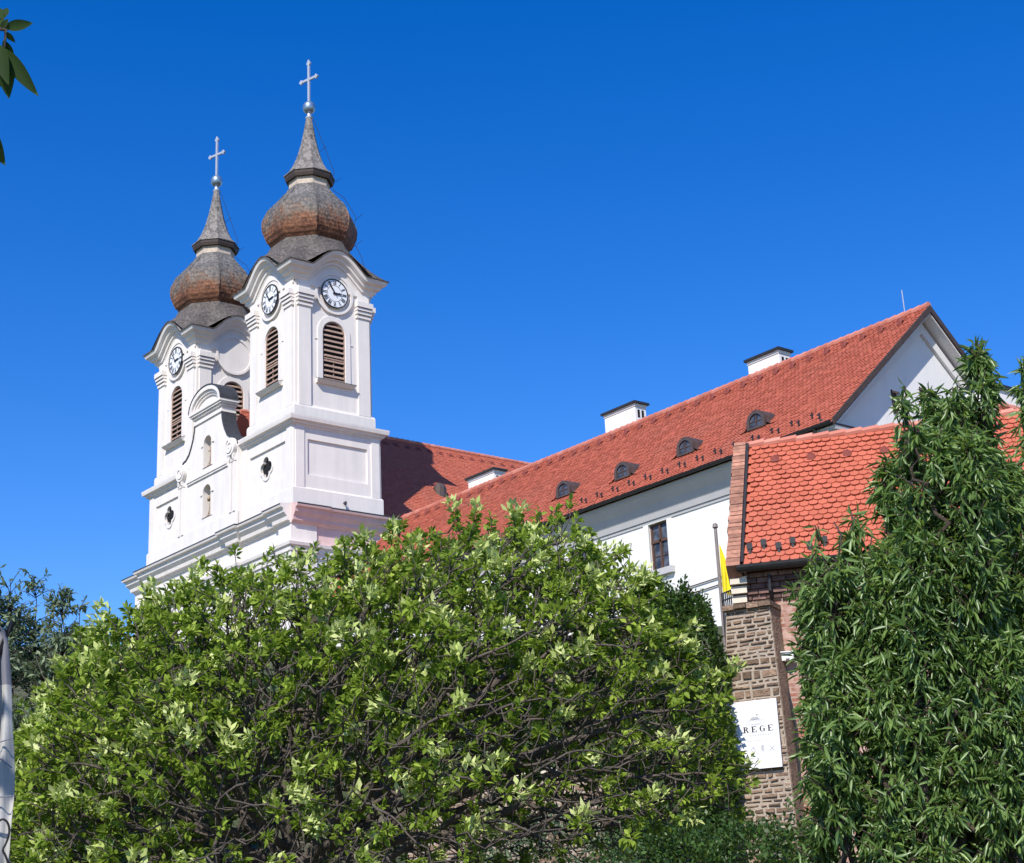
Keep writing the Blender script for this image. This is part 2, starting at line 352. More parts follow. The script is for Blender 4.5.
# ------------------------------------------------------------------ ground
view2 = np.array([-math.sin(yaw), math.cos(yaw)])
def ground_z(x, y):
    r = np.hypot(x, y); d = (x*view2[0]+y*view2[1])/(r+1e-6)
    k = np.clip((d-.15)/.45, 0, 1); k = k*k*(3-2*k)
    h = np.interp(r, [0, 13, 20, 27, 36, 52, 66, 120, 180, 420, 3000], [0, 0, .9, 2.4, 4.2, 11.5, 12.5, 13, 11, -6, -10])
    return h*k-.02
def build_ground():
    rs = np.concatenate([np.linspace(.5, 40, 60), np.linspace(42, 130, 45), np.geomspace(140, 3000, 25)]); na = 96
    V = [(0, 0, 0)]; F = []
    for i, r in enumerate(rs):
        for k in range(na):
            a = 2*math.pi*k/na; x, y = r*math.cos(a), r*math.sin(a)
            z = float(ground_z(x, y))+.12*math.sin(x*1.3+y*.7)*math.sin(y*1.1-x*.4)*min(1, r/15); V.append((x, y, z))
    mb = MB(); mb.smooth = True
    F += [(0, 1+k, 1+(k+1) % na) for k in range(na)]
    F += [(1+i*na+k, 1+(i+1)*na+k, 1+(i+1)*na+(k+1) % na, 1+i*na+(k+1) % na) for i in range(len(rs)-1) for k in range(na)]
    mb.add(V, F); tag(mb.build('ground', 'ground'), kind='structure')
build_ground()

# ------------------------------------------------------------------ the abbey church
Y0 = 51.26; AX_R = (-89.25, 54.6); AX_L = (-103.1, 54.6); XC = -96.65
church = thing('abbey_church', 'white baroque abbey church with two onion-domed clock towers and red nave roof', 'church', (AX_R[0], AX_R[1], 12.5))
def P2C(o):   # keep scene coordinates under the church's base point
    o.parent = church; o.matrix_parent_inverse = Matrix.Translation(church.location).inverted(); return o
HA, HB = 3.35, 2.98
FACES = [Fr((0, 0, 0), (1, 0, 0), (0, -1, 0)), Fr((0, 0, 0), (0, 1, 0), (1, 0, 0)), Fr((0, 0, 0), (-1, 0, 0), (0, 1, 0)), Fr((0, 0, 0), (0, -1, 0), (-1, 0, 0))]
def cornice_h(t): return 1.45*(.5+.5*math.cos(math.pi*min(1, abs(t)/2.15)))**.62
ROMAN = ['XII', 'I', 'II', 'III', 'IIII', 'V', 'VI', 'VII', 'VIII', 'IX', 'X', 'XI']
def clock(F0, par):
    z = 0.; d = HB+.14; F = Fr(F0([(0, 0, 44.86)])[0], F0.e[0]*.90, F0.e[1], F0.e[2]*.90)
    f = MB(); f.prism(circ(1.13, 0, z, 40), d, d+.06, F, 0); f.ring(circ(1.17, 0, z, 40), circ(1.10, 0, z, 40), d, d+.10, F, 1)
    f.ring(circ(.66, 0, z, 40), circ(.63, 0, z, 40), d+.06, d+.066, F, 1)
    for h, txt in enumerate(ROMAN):                     # radial Roman numerals
        a = math.pi/2-h*math.pi/6; er = np.array([math.cos(a), math.sin(a)]); et = np.array([math.sin(a), -math.cos(a)])
        wid = {'I': .075, 'V': .15, 'X': .15}; x = -sum(wid[c] for c in txt)/2; c0 = np.array([0, z])
        def bar(p, q, w):
            p, q = np.array(p), np.array(q); t = (q-p)/np.linalg.norm(q-p); nn = np.array([-t[1], t[0]])*w/2
            pts = [c0+et*r[0]+er*r[1] for r in (p-nn, q-nn, q+nn, p+nn)]; f.prism([tuple(p_) for p_ in pts], d+.06, d+.068, F, 1)
        for ch in txt:
            w = wid[ch]
            if ch == 'I': bar((x+w/2, .70), (x+w/2, 1.04), .05)
            elif ch == 'V': bar((x+.02, 1.04), (x+w/2, .70), .05); bar((x+w-.02, 1.04), (x+w/2, .70), .035)
            else: bar((x+.02, 1.04), (x+w-.02, .70), .05); bar((x+w-.02, 1.04), (x+.02, .70), .035)
            x += w
    f.build('clock_face', ['dial', 'dialink'], par)
    hd = MB()
    for ang, L, w in ((90-2.9*30, .62, .14), (90-54*6, .95, .10)):
        a = rad(ang); e = np.array([math.cos(a), math.sin(a)]); q = np.array([-e[1], e[0]])
        pts = [-e*.18-q*w*.35, e*L*.7-q*w*.5, e*L, e*L*.7+q*w*.5, -e*.18+q*w*.35]
        hd.prism([(p[0], p[1]+z) for p in pts], d+.09, d+.12, F); d += .035
    hd.build('clock_hands', 'dialink', par)
def make_tower(ax, clocks, label):
    A = arch; G = (lambda k: FACES[k])
    lo = MB().box(-HA, HA, -HA, HA, 11, 35.0)
    c1 = MB()
    for k in range(4): c1.box(-2.3, 2.3, HA-.12, HA+.5, 31.7, 34.1, G(k))
    lo = cut(lo, c1)
    lo = cut(lo, MB().prism(quatrefoil(-.25, 32.95, .36, .38), HA-.75, HA+.3, G(0)))
    up = MB().box(-HB, HB, -HB, HB, 34.9, 46.3); c2 = MB()
    for k in range(4): c2.prism(A(.88, 38.65, 42.85), HB-.16, HB+.4, G(k))
    up = cut(up, c2)
    w = MB(); w.add(lo.v, lo.f); w.add(up.v, up.f)
    w.moulding([(-HA, HA), (-HA, -HA), (HA, -HA), (HA, HA)], [(-.1, 29.4), (.10, 29.4), (.10, 30.72), (.04, 30.82), (-.1, 30.82)], closed=True)
    w.moulding([(-HB, HB), (-HB, -HB), (HB, -HB), (HB, HB)], [(-.1, 35.6), (.16, 35.6), (.16, 36.4), (.10, 36.55), (-.1, 36.55)], closed=True)
    for k in range(4):
        F = G(k)
        for s in (-1, 1):
            a, b = sorted((s*2.58, s*3.22)); w.box(a, b, HA-.05, HA+.07, 30.8, 34.95, F)
            a, b = sorted((s*1.86, s*2.78)); w.box(a, b, HB-.05, HB+.14, 36.5, 46., F)
            for z0, z1, o in ((43.5, 43.68, .22), (43.78, 43.98, .30), (44.02, 44.2, .38), (44.25, 44.62, .46)):
                w.box(a-.10-.4*(o-.22), b+.10+.25*(o-.22), HB-.05, HB+o, z0, z1, F)
            w.box(s*1.36-.14, s*1.36+.14, HB-.02, HB+.05, 41.38, 41.43, F)
        w.ring(A(1.28, 38.6, 43.25), A(.9, 38.6, 42.87), HB-.05, HB+.07, F)
        pts = [(-2.9, 45.1), (2.9, 45.1)]+[(t, 45.75+cornice_h(t)) for t in np.linspace(2.9, -2.9, 33)]
        w.prism(pts, HB-.3, HB+.12, F)
        w.ring(circ(1.50, 0, 44.86, 36), circ(1.33, 0, 44.86, 36), HB-.05, HB+.17 if k in clocks else HB+.2, F)
        w.ring(quatrefoil(-.25, 32.95, .36, .38, .16), quatrefoil(-.25, 32.95, .36, .38), HA-.16, HA-.05, F) if k == 0 else None
    T = P2C(w.build('tower', 'plaster')); T['label'] = label
    T.location = (ax[0], ax[1], 0)
    for k in range(4):
        F = G(k); d = HB-.11
        lv = MB().prism(A(.875, 38.66, 42.84), d-.04, d, F, 1)
        lv.ring(A(.88, 38.66, 42.85), A(.80, 38.74, 42.77), d, d+.1, F)
        lv.box(-.03, .03, d, d+.07, 38.7, 40.2, F); lv.box(-.8, .8, d, d+.08, 40.12, 40.22, F)
        for i in range(11):
            z = 38.86+i*.36; hw = .8 if z < 41.97 else math.sqrt(max(.02, .8**2-(z-41.97)**2))
            if hw > .2: lv.add(F([(-hw, d+.01, z+.14), (hw, d+.01, z+.14), (hw, d+.12, z-.02), (-hw, d+.12, z-.02), (-hw, d+.01, z+.18), (hw, d+.01, z+.18), (hw, d+.12, z+.03), (-hw, d+.12, z+.03)]),
                               [(0, 1, 2, 3), (4, 5, 6, 7), (3, 2, 6, 7), (0, 3, 7, 4), (1, 2, 6, 5)])
        lv.build('louvre_window', ['louvre', 'black'], T)
        sl = MB().add(F([(-1.42, HB, 38.25), (1.42, HB, 38.25), (1.42, HB+.2, 38.25), (-1.42, HB+.2, 38.25), (-1.5, HB+.42, 38.42), (1.5, HB+.42, 38.42), (-1.5, HB+.42, 38.47), (1.5, HB+.42, 38.47), (-1.42, HB, 38.64), (1.42, HB, 38.64)]),
                      [(0, 1, 2, 3), (3, 2, 5, 4), (4, 5, 7, 6), (0, 3, 4, 6, 8), (1, 2, 5, 7, 9)])
        sl.add(F([(-1.52, HB+.44, 38.475), (1.52, HB+.44, 38.475), (1.44, HB, 38.65), (-1.44, HB, 38.65), (-1.52, HB+.44, 38.45), (1.52, HB+.44, 38.45)]), [(0, 1, 2, 3), (0, 1, 5, 4)], 1)
        sl.build('window_sill', ['plaster', 'lead'], T)
        if k in clocks: clock(F, T)
        else: MB().prism(circ(1.38, 0, 44.92, 36), HB-.05, HB+.128, F).build('blank_roundel', 'plaster', T)
    q = MB().prism(quatrefoil(-.25, 32.95, .355, .38), HA-.3, HA-.26, G(0), 0); q.box(-.28, -.22, HA-.26, HA-.23, 32.25, 33.65, G(0), 1); q.box(-.95, .45, HA-.26, HA-.23, 32.92, 32.98, G(0), 1)
    q.build('quatrefoil_window', ['black', 'iron'], T)
    mc = MB().moulding([(-HA, HA), (-HA, -HA), (HA, -HA), (HA, HA)], [(-.2, 34.88), (.05, 34.88), (.08, 35.0), (.2, 35.02), (.24, 35.16), (.42, 35.22), (.46, 35.42), (.47, 35.53), (-.2, 35.78)], closed=True, mats=[0, 0, 0, 0, 0, 0, 0, 1, 0][:9])
    mc.build('string_cornice', ['plaster', 'lead'], T)
    path = []
    for k in range(4):
        F = G(k)
        for t in np.linspace(-3.1, 3.1, 45)[:-1]: p = F([(t, 3.1, 0)])[0]; path.append((p[0], p[1], 46.3+cornice_h(t)))
    cc = MB().moulding(path, [(-.25, -1.02), (.02, -1.02), (.05, -.88), (.15, -.86), (.18, -.66), (.40, -.56), (.46, -.40), (.52, -.38), (.70, -.26), (.78, -.05), (.80, 0), (-.25, .06)], closed=True)
    cc.build('arched_cornice', 'plaster', T)
    # bell-shaped skirt roof between the wavy eave and the octagonal neck
    rf = MB(); n = 4*44; ns = 9; V = []
    for s in range(ns+1):
        u = s/ns
        for i, (x, y, z) in enumerate(path):
            k = i//44; t = -3.1+6.2*(i % 44)/44; e = G(k)([(t*3.94/3.1, 3.94, 0)])[0]; ang = math.atan2(e[1], e[0])
            a8 = (ang % (math.pi/4)); a8 = min(a8, math.pi/4-a8); r8 = 2.72*math.cos(math.pi/8)/math.cos(a8)
            tp = np.array([r8*math.cos(ang), r8*math.sin(ang)]); ez = z+.03; b = e[:2]*(1-u)+tp*u
            V.append((b[0], b[1], ez+(49.25-ez)*(.55*u+.45*u*u)))
    rf.add(V, [(s*n+i, s*n+(i+1) % n, (s+1)*n+(i+1) % n, (s+1)*n+i) for s in range(ns) for i in range(n)])
    lip = [(x, y, z+.03) for x, y, z in path]
    rf.moulding(lip, [(.74, -.05), (.85, -.05), (.86, .03), (.76, .06)], closed=True)
    rf.build('skirt_roof', 'greyshingle', T, recalc=True)
    ph = math.pi/8
    dm = MB().lathe([(2.55, 49.0), (2.66, 49.2), (2.92, 49.5), (3.15, 49.9), (3.28, 50.35), (3.34, 50.8), (3.30, 51.2), (3.17, 51.6), (2.95, 52.0), (2.62, 52.4), (2.24, 52.8), (1.92, 53.15), (1.68, 53.5), (1.55, 53.8), (1.3, 53.85)], 8, ph=ph)
    for k in range(8):                                  # hip rolls
        a = ph+k*math.pi/4; dm.tube([(r*math.cos(a), r*math.sin(a), z) for r, z in ((2.94, 49.5), (3.30, 50.35), (3.35, 50.8), (3.31, 51.2), (2.96, 52.0), (2.25, 52.8), (1.69, 53.5))], .045, 5)
    dm.build('onion_dome', 'shingle', T)
    dr = MB().lathe([(1.46, 53.7), (1.46, 54.42), (1.3, 54.45)], 8, ph=ph); dr.build('lantern_drum', 'drum', T)
    MB().lathe([(1.3, 54.36), (1.68, 54.38), (1.76, 54.6), (1.78, 54.8), (1.3, 54.82)], 8, ph=ph).build('spire_eave', 'darkwood', T)
    spv = MB().lathe([(1.5, 54.79), (1.84, 54.80), (1.84, 54.87), (1.72, 54.93), (1.48, 55.2), (1.18, 55.7), (.93, 56.3), (.72, 57.0), (.53, 57.8), (.38, 58.6), (.27, 59.3), (.2, 59.75)], 8, ph=ph)
    spv.build('spire', 'greyshingle', T)
    nk = MB().lathe([(.24, 59.6), (.27, 59.7), (.15, 59.8), (.15, 60.2)], 12); nk.build('finial_neck', 'crossmetal', T)
    bl = MB().lathe([(max(.02, .46*math.sin(math.pi*i/14)), 60.5-.5*math.cos(math.pi*i/14)) for i in range(15)], 20); bl.smooth = True; bl.build('finial_ball', 'steel', T)
    u = np.array([math.cos(rad(16)), math.sin(rad(16)), 0]); v = np.array([-u[1], u[0], 0]); F = Fr((0, 0, 0), u, v, (0, 0, 1))
    cr = MB().box(-.085, .085, -.06, .06, 60.9, 64.0, F)
    cr.box(-.66, -.085, -.055, .055, 62.72, 62.9, F); cr.box(.085, .66, -.055, .055, 62.72, 62.9, F)
    for a, z, r in ((-.72, 62.81, 0), (.72, 62.81, 0), (0, 64.1, 1)):
        cr.prism([(a-.2, z), (a, z-.2), (a+.2, z), (a, z+(.34 if r else .2))], -.065, .065, F)
    cr.build('cross', 'crossmetal', T)
    lc = MB(); c45 = [(1.9, 55.0), (1.75, 54.4), (1.8, 53.6), (2.6, 52.9), (3.5, 51.2), (3.2, 49.6), (3.9, 48.0), (4.2, 46.5)]
    a = rad(35); lc.tube([(.25*math.cos(a), .25*math.sin(a), 59.8)]+[(r*math.cos(a), r*math.sin(a), z) for r, z in c45], .018, 4)
    for r, z in ((1.0, 57.), (2.05, 54.3), (3.7, 51.2), (3.6, 49.2)): lc.tube([(r*math.cos(a)-.5, r*math.sin(a), z-.1), (r*math.cos(a)+.25, r*math.sin(a)+.2, z+.15)], .018, 4)
    lc.build('lightning_conductor', 'iron', T)
    return T
TR = make_tower(AX_R, (0, 1), 'nearer, right-hand tower with clocks on both faces in view')
TL = make_tower(AX_L, (0,), 'farther, left-hand tower with a blank roundel on its side')
# lower body and its great cornice
bs = MB().box(-109.0, -85.95, Y0+.25, 60, 10, 29.3)
bs.box(-106.2, -85.9, Y0-.1, Y0+.3, 10, 28.5); bs.box(-93.4, -92.3, Y0-.35, Y0, 10, 28.4); bs.box(-87.3, -85.75, Y0-.3, Y0+1.6, 10, 28.4)
base = P2C(bs.build('lower_storey', 'plaster'))
gp = [(-109.0, 64), (-109.0, 51.5), (-106.2, 51.5), (-106.2, 51.1), (-93.4, 51.1), (-93.4, 50.9), (-92.3, 50.9), (-92.3, 51.1), (-87.3, 51.1), (-87.3, 50.95), (-85.72, 50.95), (-85.72, 52.7), (-85.85, 52.7), (-85.85, 60)]
pf = [(-.3, 28.3), (.06, 28.3), (.1, 28.42), (.26, 28.46), (.30, 28.7), (.52, 28.95), (.56, 29.2), (.74, 29.26), (.78, 29.38), (.79, 29.48), (-.3, 29.66)]
gc = MB().moulding(gp[:11], pf, mats=[0, 0, 0, 0, 0, 0, 0, 0, 1, 1, 0]); o = gc.build('main_cornice', ['plaster', 'lead'], base)
gs = MB().moulding(gp[10:], pf, mats=[0, 0, 0, 0, 0, 0, 0, 0, 1, 1, 0]); gs.build('side_cornice', ['pink', 'lead'], base)
fr = MB().box(-85.94, -85.88, 52.72, 60, 26.9, 28.3); fr.build('side_frieze', 'pink', base)
ar = MB().moulding(gp, [(-.3, 26.2), (.04, 26.2), (.06, 26.5), (.12, 26.5), (.14, 26.8), (.26, 26.86), (.30, 27.05), (-.3, 27.2)]); ar.build('architrave', 'plaster', base)
bk = MB().box(-85.93, -85.5, 54.9, 55.0, 30.1, 30.16); bk.lathe([(.02, 0), (.1, .04), (.07, .22), (.02, .26)], 8, (-85.6, 54.95, 29.95)); bk.build('wall_lamp', 'iron', base)
# centre bay with curved gable
CF = Fr((XC, Y0-.45, 0), (1, 0, 0), (0, 1, 0))
sweep = [(4.25, 35.35), (3.95, 35.75), (3.55, 36.02), (3.2, 36.1), (2.75, 36.4), (2.4, 36.9), (2.15, 37.4), (2.0, 37.9), (1.95, 38.3)]
outl = [(4.25, 29.5)]+sweep+[(1.95, 39.2)]; outl = outl+[(-a, c) for a, c in reversed(outl)]
fm = MB().prism(outl, 0, 1.0, CF)
fm = cut(fm, MB().prism(arch(.56, 34.85, 37.1), -.3, .6, CF).prism(arch(.56, 31.25, 33.55), -.3, .6, CF))
for s in (-1, 1):
    for a0, a1 in ((3.3, 3.62), (3.78, 4.1)): a, b = sorted((s*a0, s*a1)); fm.box(a, b, -.14, .05, 30.7, 34.3, CF); fm.box(a-.04, b+.04, -.18, .05, 34.2, 34.32, CF)
fm.box(-4.3, 4.3, -.08, .05, 29.5, 30.7, CF)
fm.box(-2.9, 2.9, -.16, .05, 34.28, 34.46, CF); fm.box(-2.9, 2.9, -.1, .05, 34.14, 34.28, CF)
for z0, z1 in ((34.85, 37.1), (31.25, 33.55)):
    fm.ring(arch(.72, z0, z1+.16), arch(.565, z0, z1), -.05, .02, CF)
    for s in (-1, 1): fm.box(s*.75-.17, s*.75+.17, -.09, .02, z1-.66, z1-.58, CF)
fac = P2C(fm.build('gable_front', 'plaster'))
for s in (-1, 1):
    vo = MB(); vo.prism(circ(.62, s*3.62, 35.25, 28), -.3, 1.0, CF)
    an = np.linspace(0, rad(470), 34); rr_ = np.linspace(.54, .14, 34)
    sp_ = lambda g: [(s*3.62+s*(q_+g)*math.cos(a_+1.9), 35.25+(q_+g)*math.sin(a_+1.9)) for a_, q_ in zip(an, rr_)]
    vo.ring(sp_(.028), sp_(-.028), -.36, -.29, CF, closed=False)
    for a0 in (3.46, 3.94): vo.prism([(s*a0-.12, 34.75), (s*a0+.12, 34.75), (s*a0+.06, 34.32), (s*a0-.06, 34.32)], -.25, .05, CF)
    vo.build('volute', 'plaster', fac)
    fl = MB(); oo = [(s*(a+.07), c+.07) for a, c in sweep]; ii = [(s*(a-.02), c-.02) for a, c in sweep]
    fl.ring(oo, ii, -.06, 1.05, CF, closed=False); fl.build('lead_flashing', 'lead', fac)
pd = MB()
for z0, z1, o_ in ((38.3, 38.46, .10), (38.46, 38.72, .04), (38.72, 38.88, .16), (38.88, 39.02, .28), (39.02, 39.22, .36)): pd.box(-1.95-o_, 1.95+o_, -o_, 1.0+o_*.4, z0, z1, CF)
def el(a, b, n=22): return [(a*math.cos(math.pi*k/n), 39.2+b*math.sin(math.pi*k/n)) for k in range(n+1)]
pd.prism(el(1.9, 1.1), .02, 1.0, CF)
pd.ring(el(2.28, 1.46), el(1.98, 1.16), -.34, .97, CF, closed=False); pd.ring(el(2.0, 1.18), el(1.78, .96), -.2, .5, CF, closed=False); pd.ring(el(1.8, .98), el(1.6, .80), -.1, .4, CF, closed=False)
pd.build('pediment', 'plaster', fac)
MB().ring(el(2.36, 1.54), el(2.285, 1.465), -.38, 1.05, CF, closed=False).build('pediment_roof', 'lead', fac)
# nave
nr = MB(); RX, RZ = -96.4, 39.22; a45 = rad(45.5); run = 10.3; drop = run*math.tan(a45)
sl = math.hypot(run, drop)
nr.prism([(RX-run, RZ-drop), (RX, RZ), (RX+run, RZ-drop), (RX+run, RZ-drop-.2), (RX-run, RZ-drop-.2)], 53.2, 86, Fr())
tiles(nr, (RX, 53.2, RZ+.02), (0, 1, 0), (run/sl, 0, -drop/sl), 32.8, sl, .30, .24, lift=.04)
NR = P2C(nr.build('nave_roof', 'tile'))
rg = MB()
for i in range(68): rg.tube([(RX, 53.2+i*.48, RZ+.03), (RX, 53.2+i*.48+.5, RZ+.06)], [.15, .17], 8)
rg.build('roof_ridge', 'ridge', NR)
vt = MB().add([(RX+.55, 0, RZ-.50), (RX+.62, .32, RZ-.57), (RX+.62, -.32, RZ-.57), (RX+.80, 0, RZ-.52), (RX+.9, .26, RZ-.85), (RX+.9, -.26, RZ-.85)], [(0, 3, 4, 1), (0, 2, 5, 3), (3, 5, 4)])
v0 = vt.build('vent_tile', 'ventred', NR); v0.location.y = 60
for i in range(1, 24): dup(v0, NR).location.y = 60+i*1.0
nd = MB(); pnt = onp(440, 493, (RX, 0, RZ), (math.tan(a45), 0, 1)); nd.lathe([(.5, -.5), (.5, .35), (.3, .65), (.05, .75)], 10, tuple(pnt)); nd.build('roof_hatch', 'copper', NR)
P2C(MB().box(RX-9.4, RX+9.4, 57.5, 85.5, 10, RZ-drop+.6).build('nave_wall', 'plaster'))
# statues standing in the two niches
def statue(name, loc, label, arm):
    mb = MB(); mb.smooth = True
    prof = [(.30, 0), (.32, .1), (.27, .35), (.25, .7), (.22, 1.0), (.25, 1.25), (.24, 1.4), (.10, 1.5), (.075, 1.56)]
    P = []; n = 14
    for r, z in prof:
        for k in range(n):
            a = 2*math.pi*k/n; rr = r*(1+.10*math.sin(5*a+z*4)*(z < 1.2)); P.append((rr*1.15*math.cos(a)+.04*math.sin(z*3), rr*.8*math.sin(a), z))
    mb.add(P, [(i*n+k, i*n+(k+1) % n, (i+1)*n+(k+1) % n, (i+1)*n+k) for i in range(len(prof)-1) for k in range(n)]+[tuple(range(n-1, -1, -1))])
    mb.lathe([(max(.01, .125*math.sin(math.pi*i/10)), 1.68-.155*math.cos(math.pi*i/10)) for i in range(11)], 12, (.02, -.02, 0))
    mb.tube([(-.22, 0, 1.36), (-.33, -.08, 1.1), (-.15, -.26, .98)], [.075, .065, .045], 8)
    mb.tube([(.24, 0, 1.36), (.36, -.08, 1.12), (.22, -.26, 1.25 if arm else .92)], [.075, .065, .045], 8)
    if arm: mb.tube([(.24, -.28, .1), (.24, -.28, 1.85)], .025, 6)
    else: mb.lathe([(.02, 0), (.1, .03), (.12, .16), (.02, .26)], 10, (-.05, -.27, 1.0))
    mb.box(-.34, .34, -.26, .26, -.18, 0)
    o = mb.build(name, 'statue'); o.location = loc; tag(o, label, 'statue')
statue('statue', (XC, Y0-.05, 35.05), 'weathered stone saint with a staff in the upper niche below the church gable', True)
statue('statue', (XC, Y0-.05, 31.45), 'weathered stone saint in the lower niche just above the great cornice', False)

# ------------------------------------------------------------------ monastery wing
WX0, WXE, WRY, WRZ, WEY, WEZ = -82.0, -40.61, 57.02, 28.48, 49.5, 21.88
wing = thing('monastery_wing', 'long white monastery wing with steep red tiled roof and gable end', 'building', (-61, 57, 12.5))
def P2W(o, par=wing):
    o.parent = par
    if par is wing: o.matrix_parent_inverse = Matrix.Translation(wing.location).inverted()
    return o
FYW = WEY+.85; BY = 2*WRY-FYW; GX = WXE-.72
pitch = math.atan2(WRZ-WEZ, WRY-WEY); wsl = math.hypot(WRZ-WEZ, WRY-WEY)
FW_ = Fr((0, FYW, 0), (1, 0, 0), (0, 1, 0))
wa = MB(); zt = WRZ-.35
EX = Fr((0, 0, 0), (0, 1, 0), (1, 0, 0))                  # (a=y, b=x, c=z)
wa.prism([(FYW, 10), (BY, 10), (BY, WEZ-.1), (WRY, zt-.3), (FYW, WEZ-.1)], WX0, GX, EX)
wc = ony(660, 545, FYW); wl_ = ony(649.5, 540, FYW)[0]; wr_ = ony(668.5, 540, FYW)[0]
wzt = ony(659, 522, FYW)[2]; wzb = ony(661, 569.5, FYW)[2]; wcx = (wl_+wr_)/2; whw = (wr_-wl_)/2
wins = [wcx, wcx-5.2, wcx-10.4, wcx-15.6]
cu = MB()
for x in wins: cu.box(x-whw, x+whw, FYW-.5, FYW+.34, wzb, wzt)
gys = [(onx(897, 403, GX)), (onx(925, 400, GX))]
for g in gys: cu.box(GX-.3, GX+.4, g[1]-.28, g[1]+.28, g[2]-.55, g[2]+.55)
wa = cut(wa, cu)
for x in wins: wa.ring([(x-whw-.32, wzb-.02), (x+whw+.32, wzb-.02), (x+whw+.32, wzt+.34), (x-whw-.32, wzt+.34)], [(x-whw, wzb-.02), (x+whw, wzb-.02), (x+whw, wzt), (x-whw, wzt)], -.05, .02, FW_)
P2W(wa.build('wall', 'wingwall'))
sk = MB()
sk.add([(GX+.012, FYW-.02, 10), (GX+.012, BY, 10), (GX+.012, BY, WEZ-.1), (GX+.012, WRY, zt-.3), (GX+.012, FYW-.02, WEZ-.1)], [(0, 1, 2, 3, 4)])
for x in wins:
    w_ = MB(); F = Fr((x, FYW+.16, 0), (1, 0, 0), (0, 1, 0)); zm = wzb+(wzt-wzb)*.62
    w_.ring([(-whw, wzb), (whw, wzb), (whw, wzt), (-whw, wzt)], [(-whw+.1, wzb+.1), (whw-.1, wzb+.1), (whw-.1, wzt-.1), (-whw+.1, wzt-.1)], -.06, .06, F)
    w_.box(-.05, .05, -.08, .05, wzb, wzt, F); w_.box(-whw, whw, -.08, .05, zm-.06, zm+.06, F)
    w_.box(-whw, whw, -.03, .03, wzb+(zm-wzb)*.5-.02, wzb+(zm-wzb)*.5+.02, F)
    wo = P2W(w_.build('window', 'frame'))
    p_ = MB(); p_.box(-whw+.08, whw-.08, 0, .02, wzb+.08, wzt-.08, F); p_.build('pane', 'glass', wo)
    s_ = MB().box(x-whw-.3, x+whw+.3, FYW-.22, FYW+.1, wzb-.3, wzb-.004); s_.build('sill', 'grey', wo)
for g in gys:
    a_ = MB().box(GX-.24, GX-.18, g[1]-.28, g[1]+.28, g[2]-.55, g[2]+.55); a_.box(GX-.2, GX+.05, g[1]-.34, g[1]-.28, g[2]-.55, g[2]+.55); P2W(a_.build('attic_window', 'darkwood'))
P2W(MB().moulding([(WX0, FYW), (GX, FYW), (GX, FYW+3.0)], [(-.1, 20.35), (.05, 20.35), (.07, 20.5), (.12, 20.5), (.18, 20.75), (.35, 21.1), (.6, 21.4), (.66, 21.5), (.72, 21.5), (.74, 21.68), (-.1, 21.72)]).build('eave_cornice', 'grey'))  # shade below the eave put into the cornice's grey
P2W(MB().add([(GX, FYW-.78, 21.70), (GX+.78, FYW-.78, 21.70), (GX+.78, FYW+3.05, 21.70), (GX, FYW+3.05, 22.1), (GX, FYW-.78, 22.1), (GX+.78, FYW-.78, 21.74), (GX+.78, FYW+3.05, 21.74)], [(0, 1, 2, 3), (4, 5, 6, 3), (1, 2, 6, 5), (0, 1, 5, 4)]).build('cornice_cover', 'lead'))
rf = MB()
vd = np.array([0, -math.cos(pitch), -math.sin(pitch)]); vb = np.array([0, math.cos(pitch), -math.sin(pitch)])
rf.prism([(WEY, WEZ-.03), (WRY, WRZ-.03), (2*WRY-WEY, WEZ-.03), (2*WRY-WEY, WEZ-.14), (WRY, WRZ-.26), (WEY, WEZ-.14)], WX0, WXE, EX)
tiles(rf, (WX0, WRY, WRZ), (1, 0, 0), vd, WXE-WX0, wsl+.05, .24, .20, lift=.04)
tiles(rf, (WX0, WRY, WRZ), (1, 0, 0), vb, WXE-WX0, wsl+.05, .6, .5, lift=.04)
WR = P2W(rf.build('roof', 'tile'))
rg = MB(); nrg = int((WXE-WX0)/.45)
for i in range(nrg): x = WX0+i*(WXE-WX0)/nrg; rg.tube([(x, WRY, WRZ+.03), (x+.47, WRY, WRZ+.06)], [.14, .165], 8)
P2W(rg.build('roof_ridge', 'ridge'), WR)
bb = MB()
for s in (1, -1):
    yv = lambda d: WRY-s*d*math.cos(pitch)
    p0 = (WRY, WRZ+.05); p1 = (WRY-s*(WRY-WEY), WEZ+.05)
    bb.prism([p0, p1, (p1[0], p1[1]-.28), (p0[0], p0[1]-.34)], WXE, WXE+.07, EX, 0)
    sf = MB() if s == 1 else sf; sf.prism([(p0[0], p0[1]-.36), (p1[0]+s*.1, p1[1]-.29), (p1[0]+s*.1, p1[1]-.36), (p0[0], p0[1]-.43)], GX, WXE-.01, EX, 0)
P2W(bb.build('bargeboard', 'darkwood')); P2W(sf.build('soffit', 'gable'))
P2W(MB().prism([(FYW, WEZ-.1), (FYW+.9, WEZ-.1+.9*math.tan(pitch)-.05), (WRY, zt-.75), (BY-.9, WEZ-.1+.9*math.tan(pitch)-.05), (BY, WEZ-.1), (BY-.05, WEZ+.18), (WRY, zt-.2), (FYW+.05, WEZ+.18)], GX+.02, GX+.16, EX).build('gable_moulding', 'gable'))
gu = MB(); gy, gz = WEY-.1, WEZ-.09
for i in range(1): gu.add([(x, gy+.11*math.cos(a), gz-.11*abs(math.sin(a))) for x in (WX0, WXE+.05) for a in np.linspace(0, math.pi, 9)]+[(x, gy+.095*math.cos(a), gz-.095*abs(math.sin(a))+.004) for x in (WX0, WXE+.05) for a in np.linspace(0, math.pi, 9)],
    [(k, k+1, k+10, k+9) for k in range(8)]+[(k+18, k+19, k+28, k+27) for k in range(8)]+[(0, 9, 27, 18), (8, 17, 35, 26)])
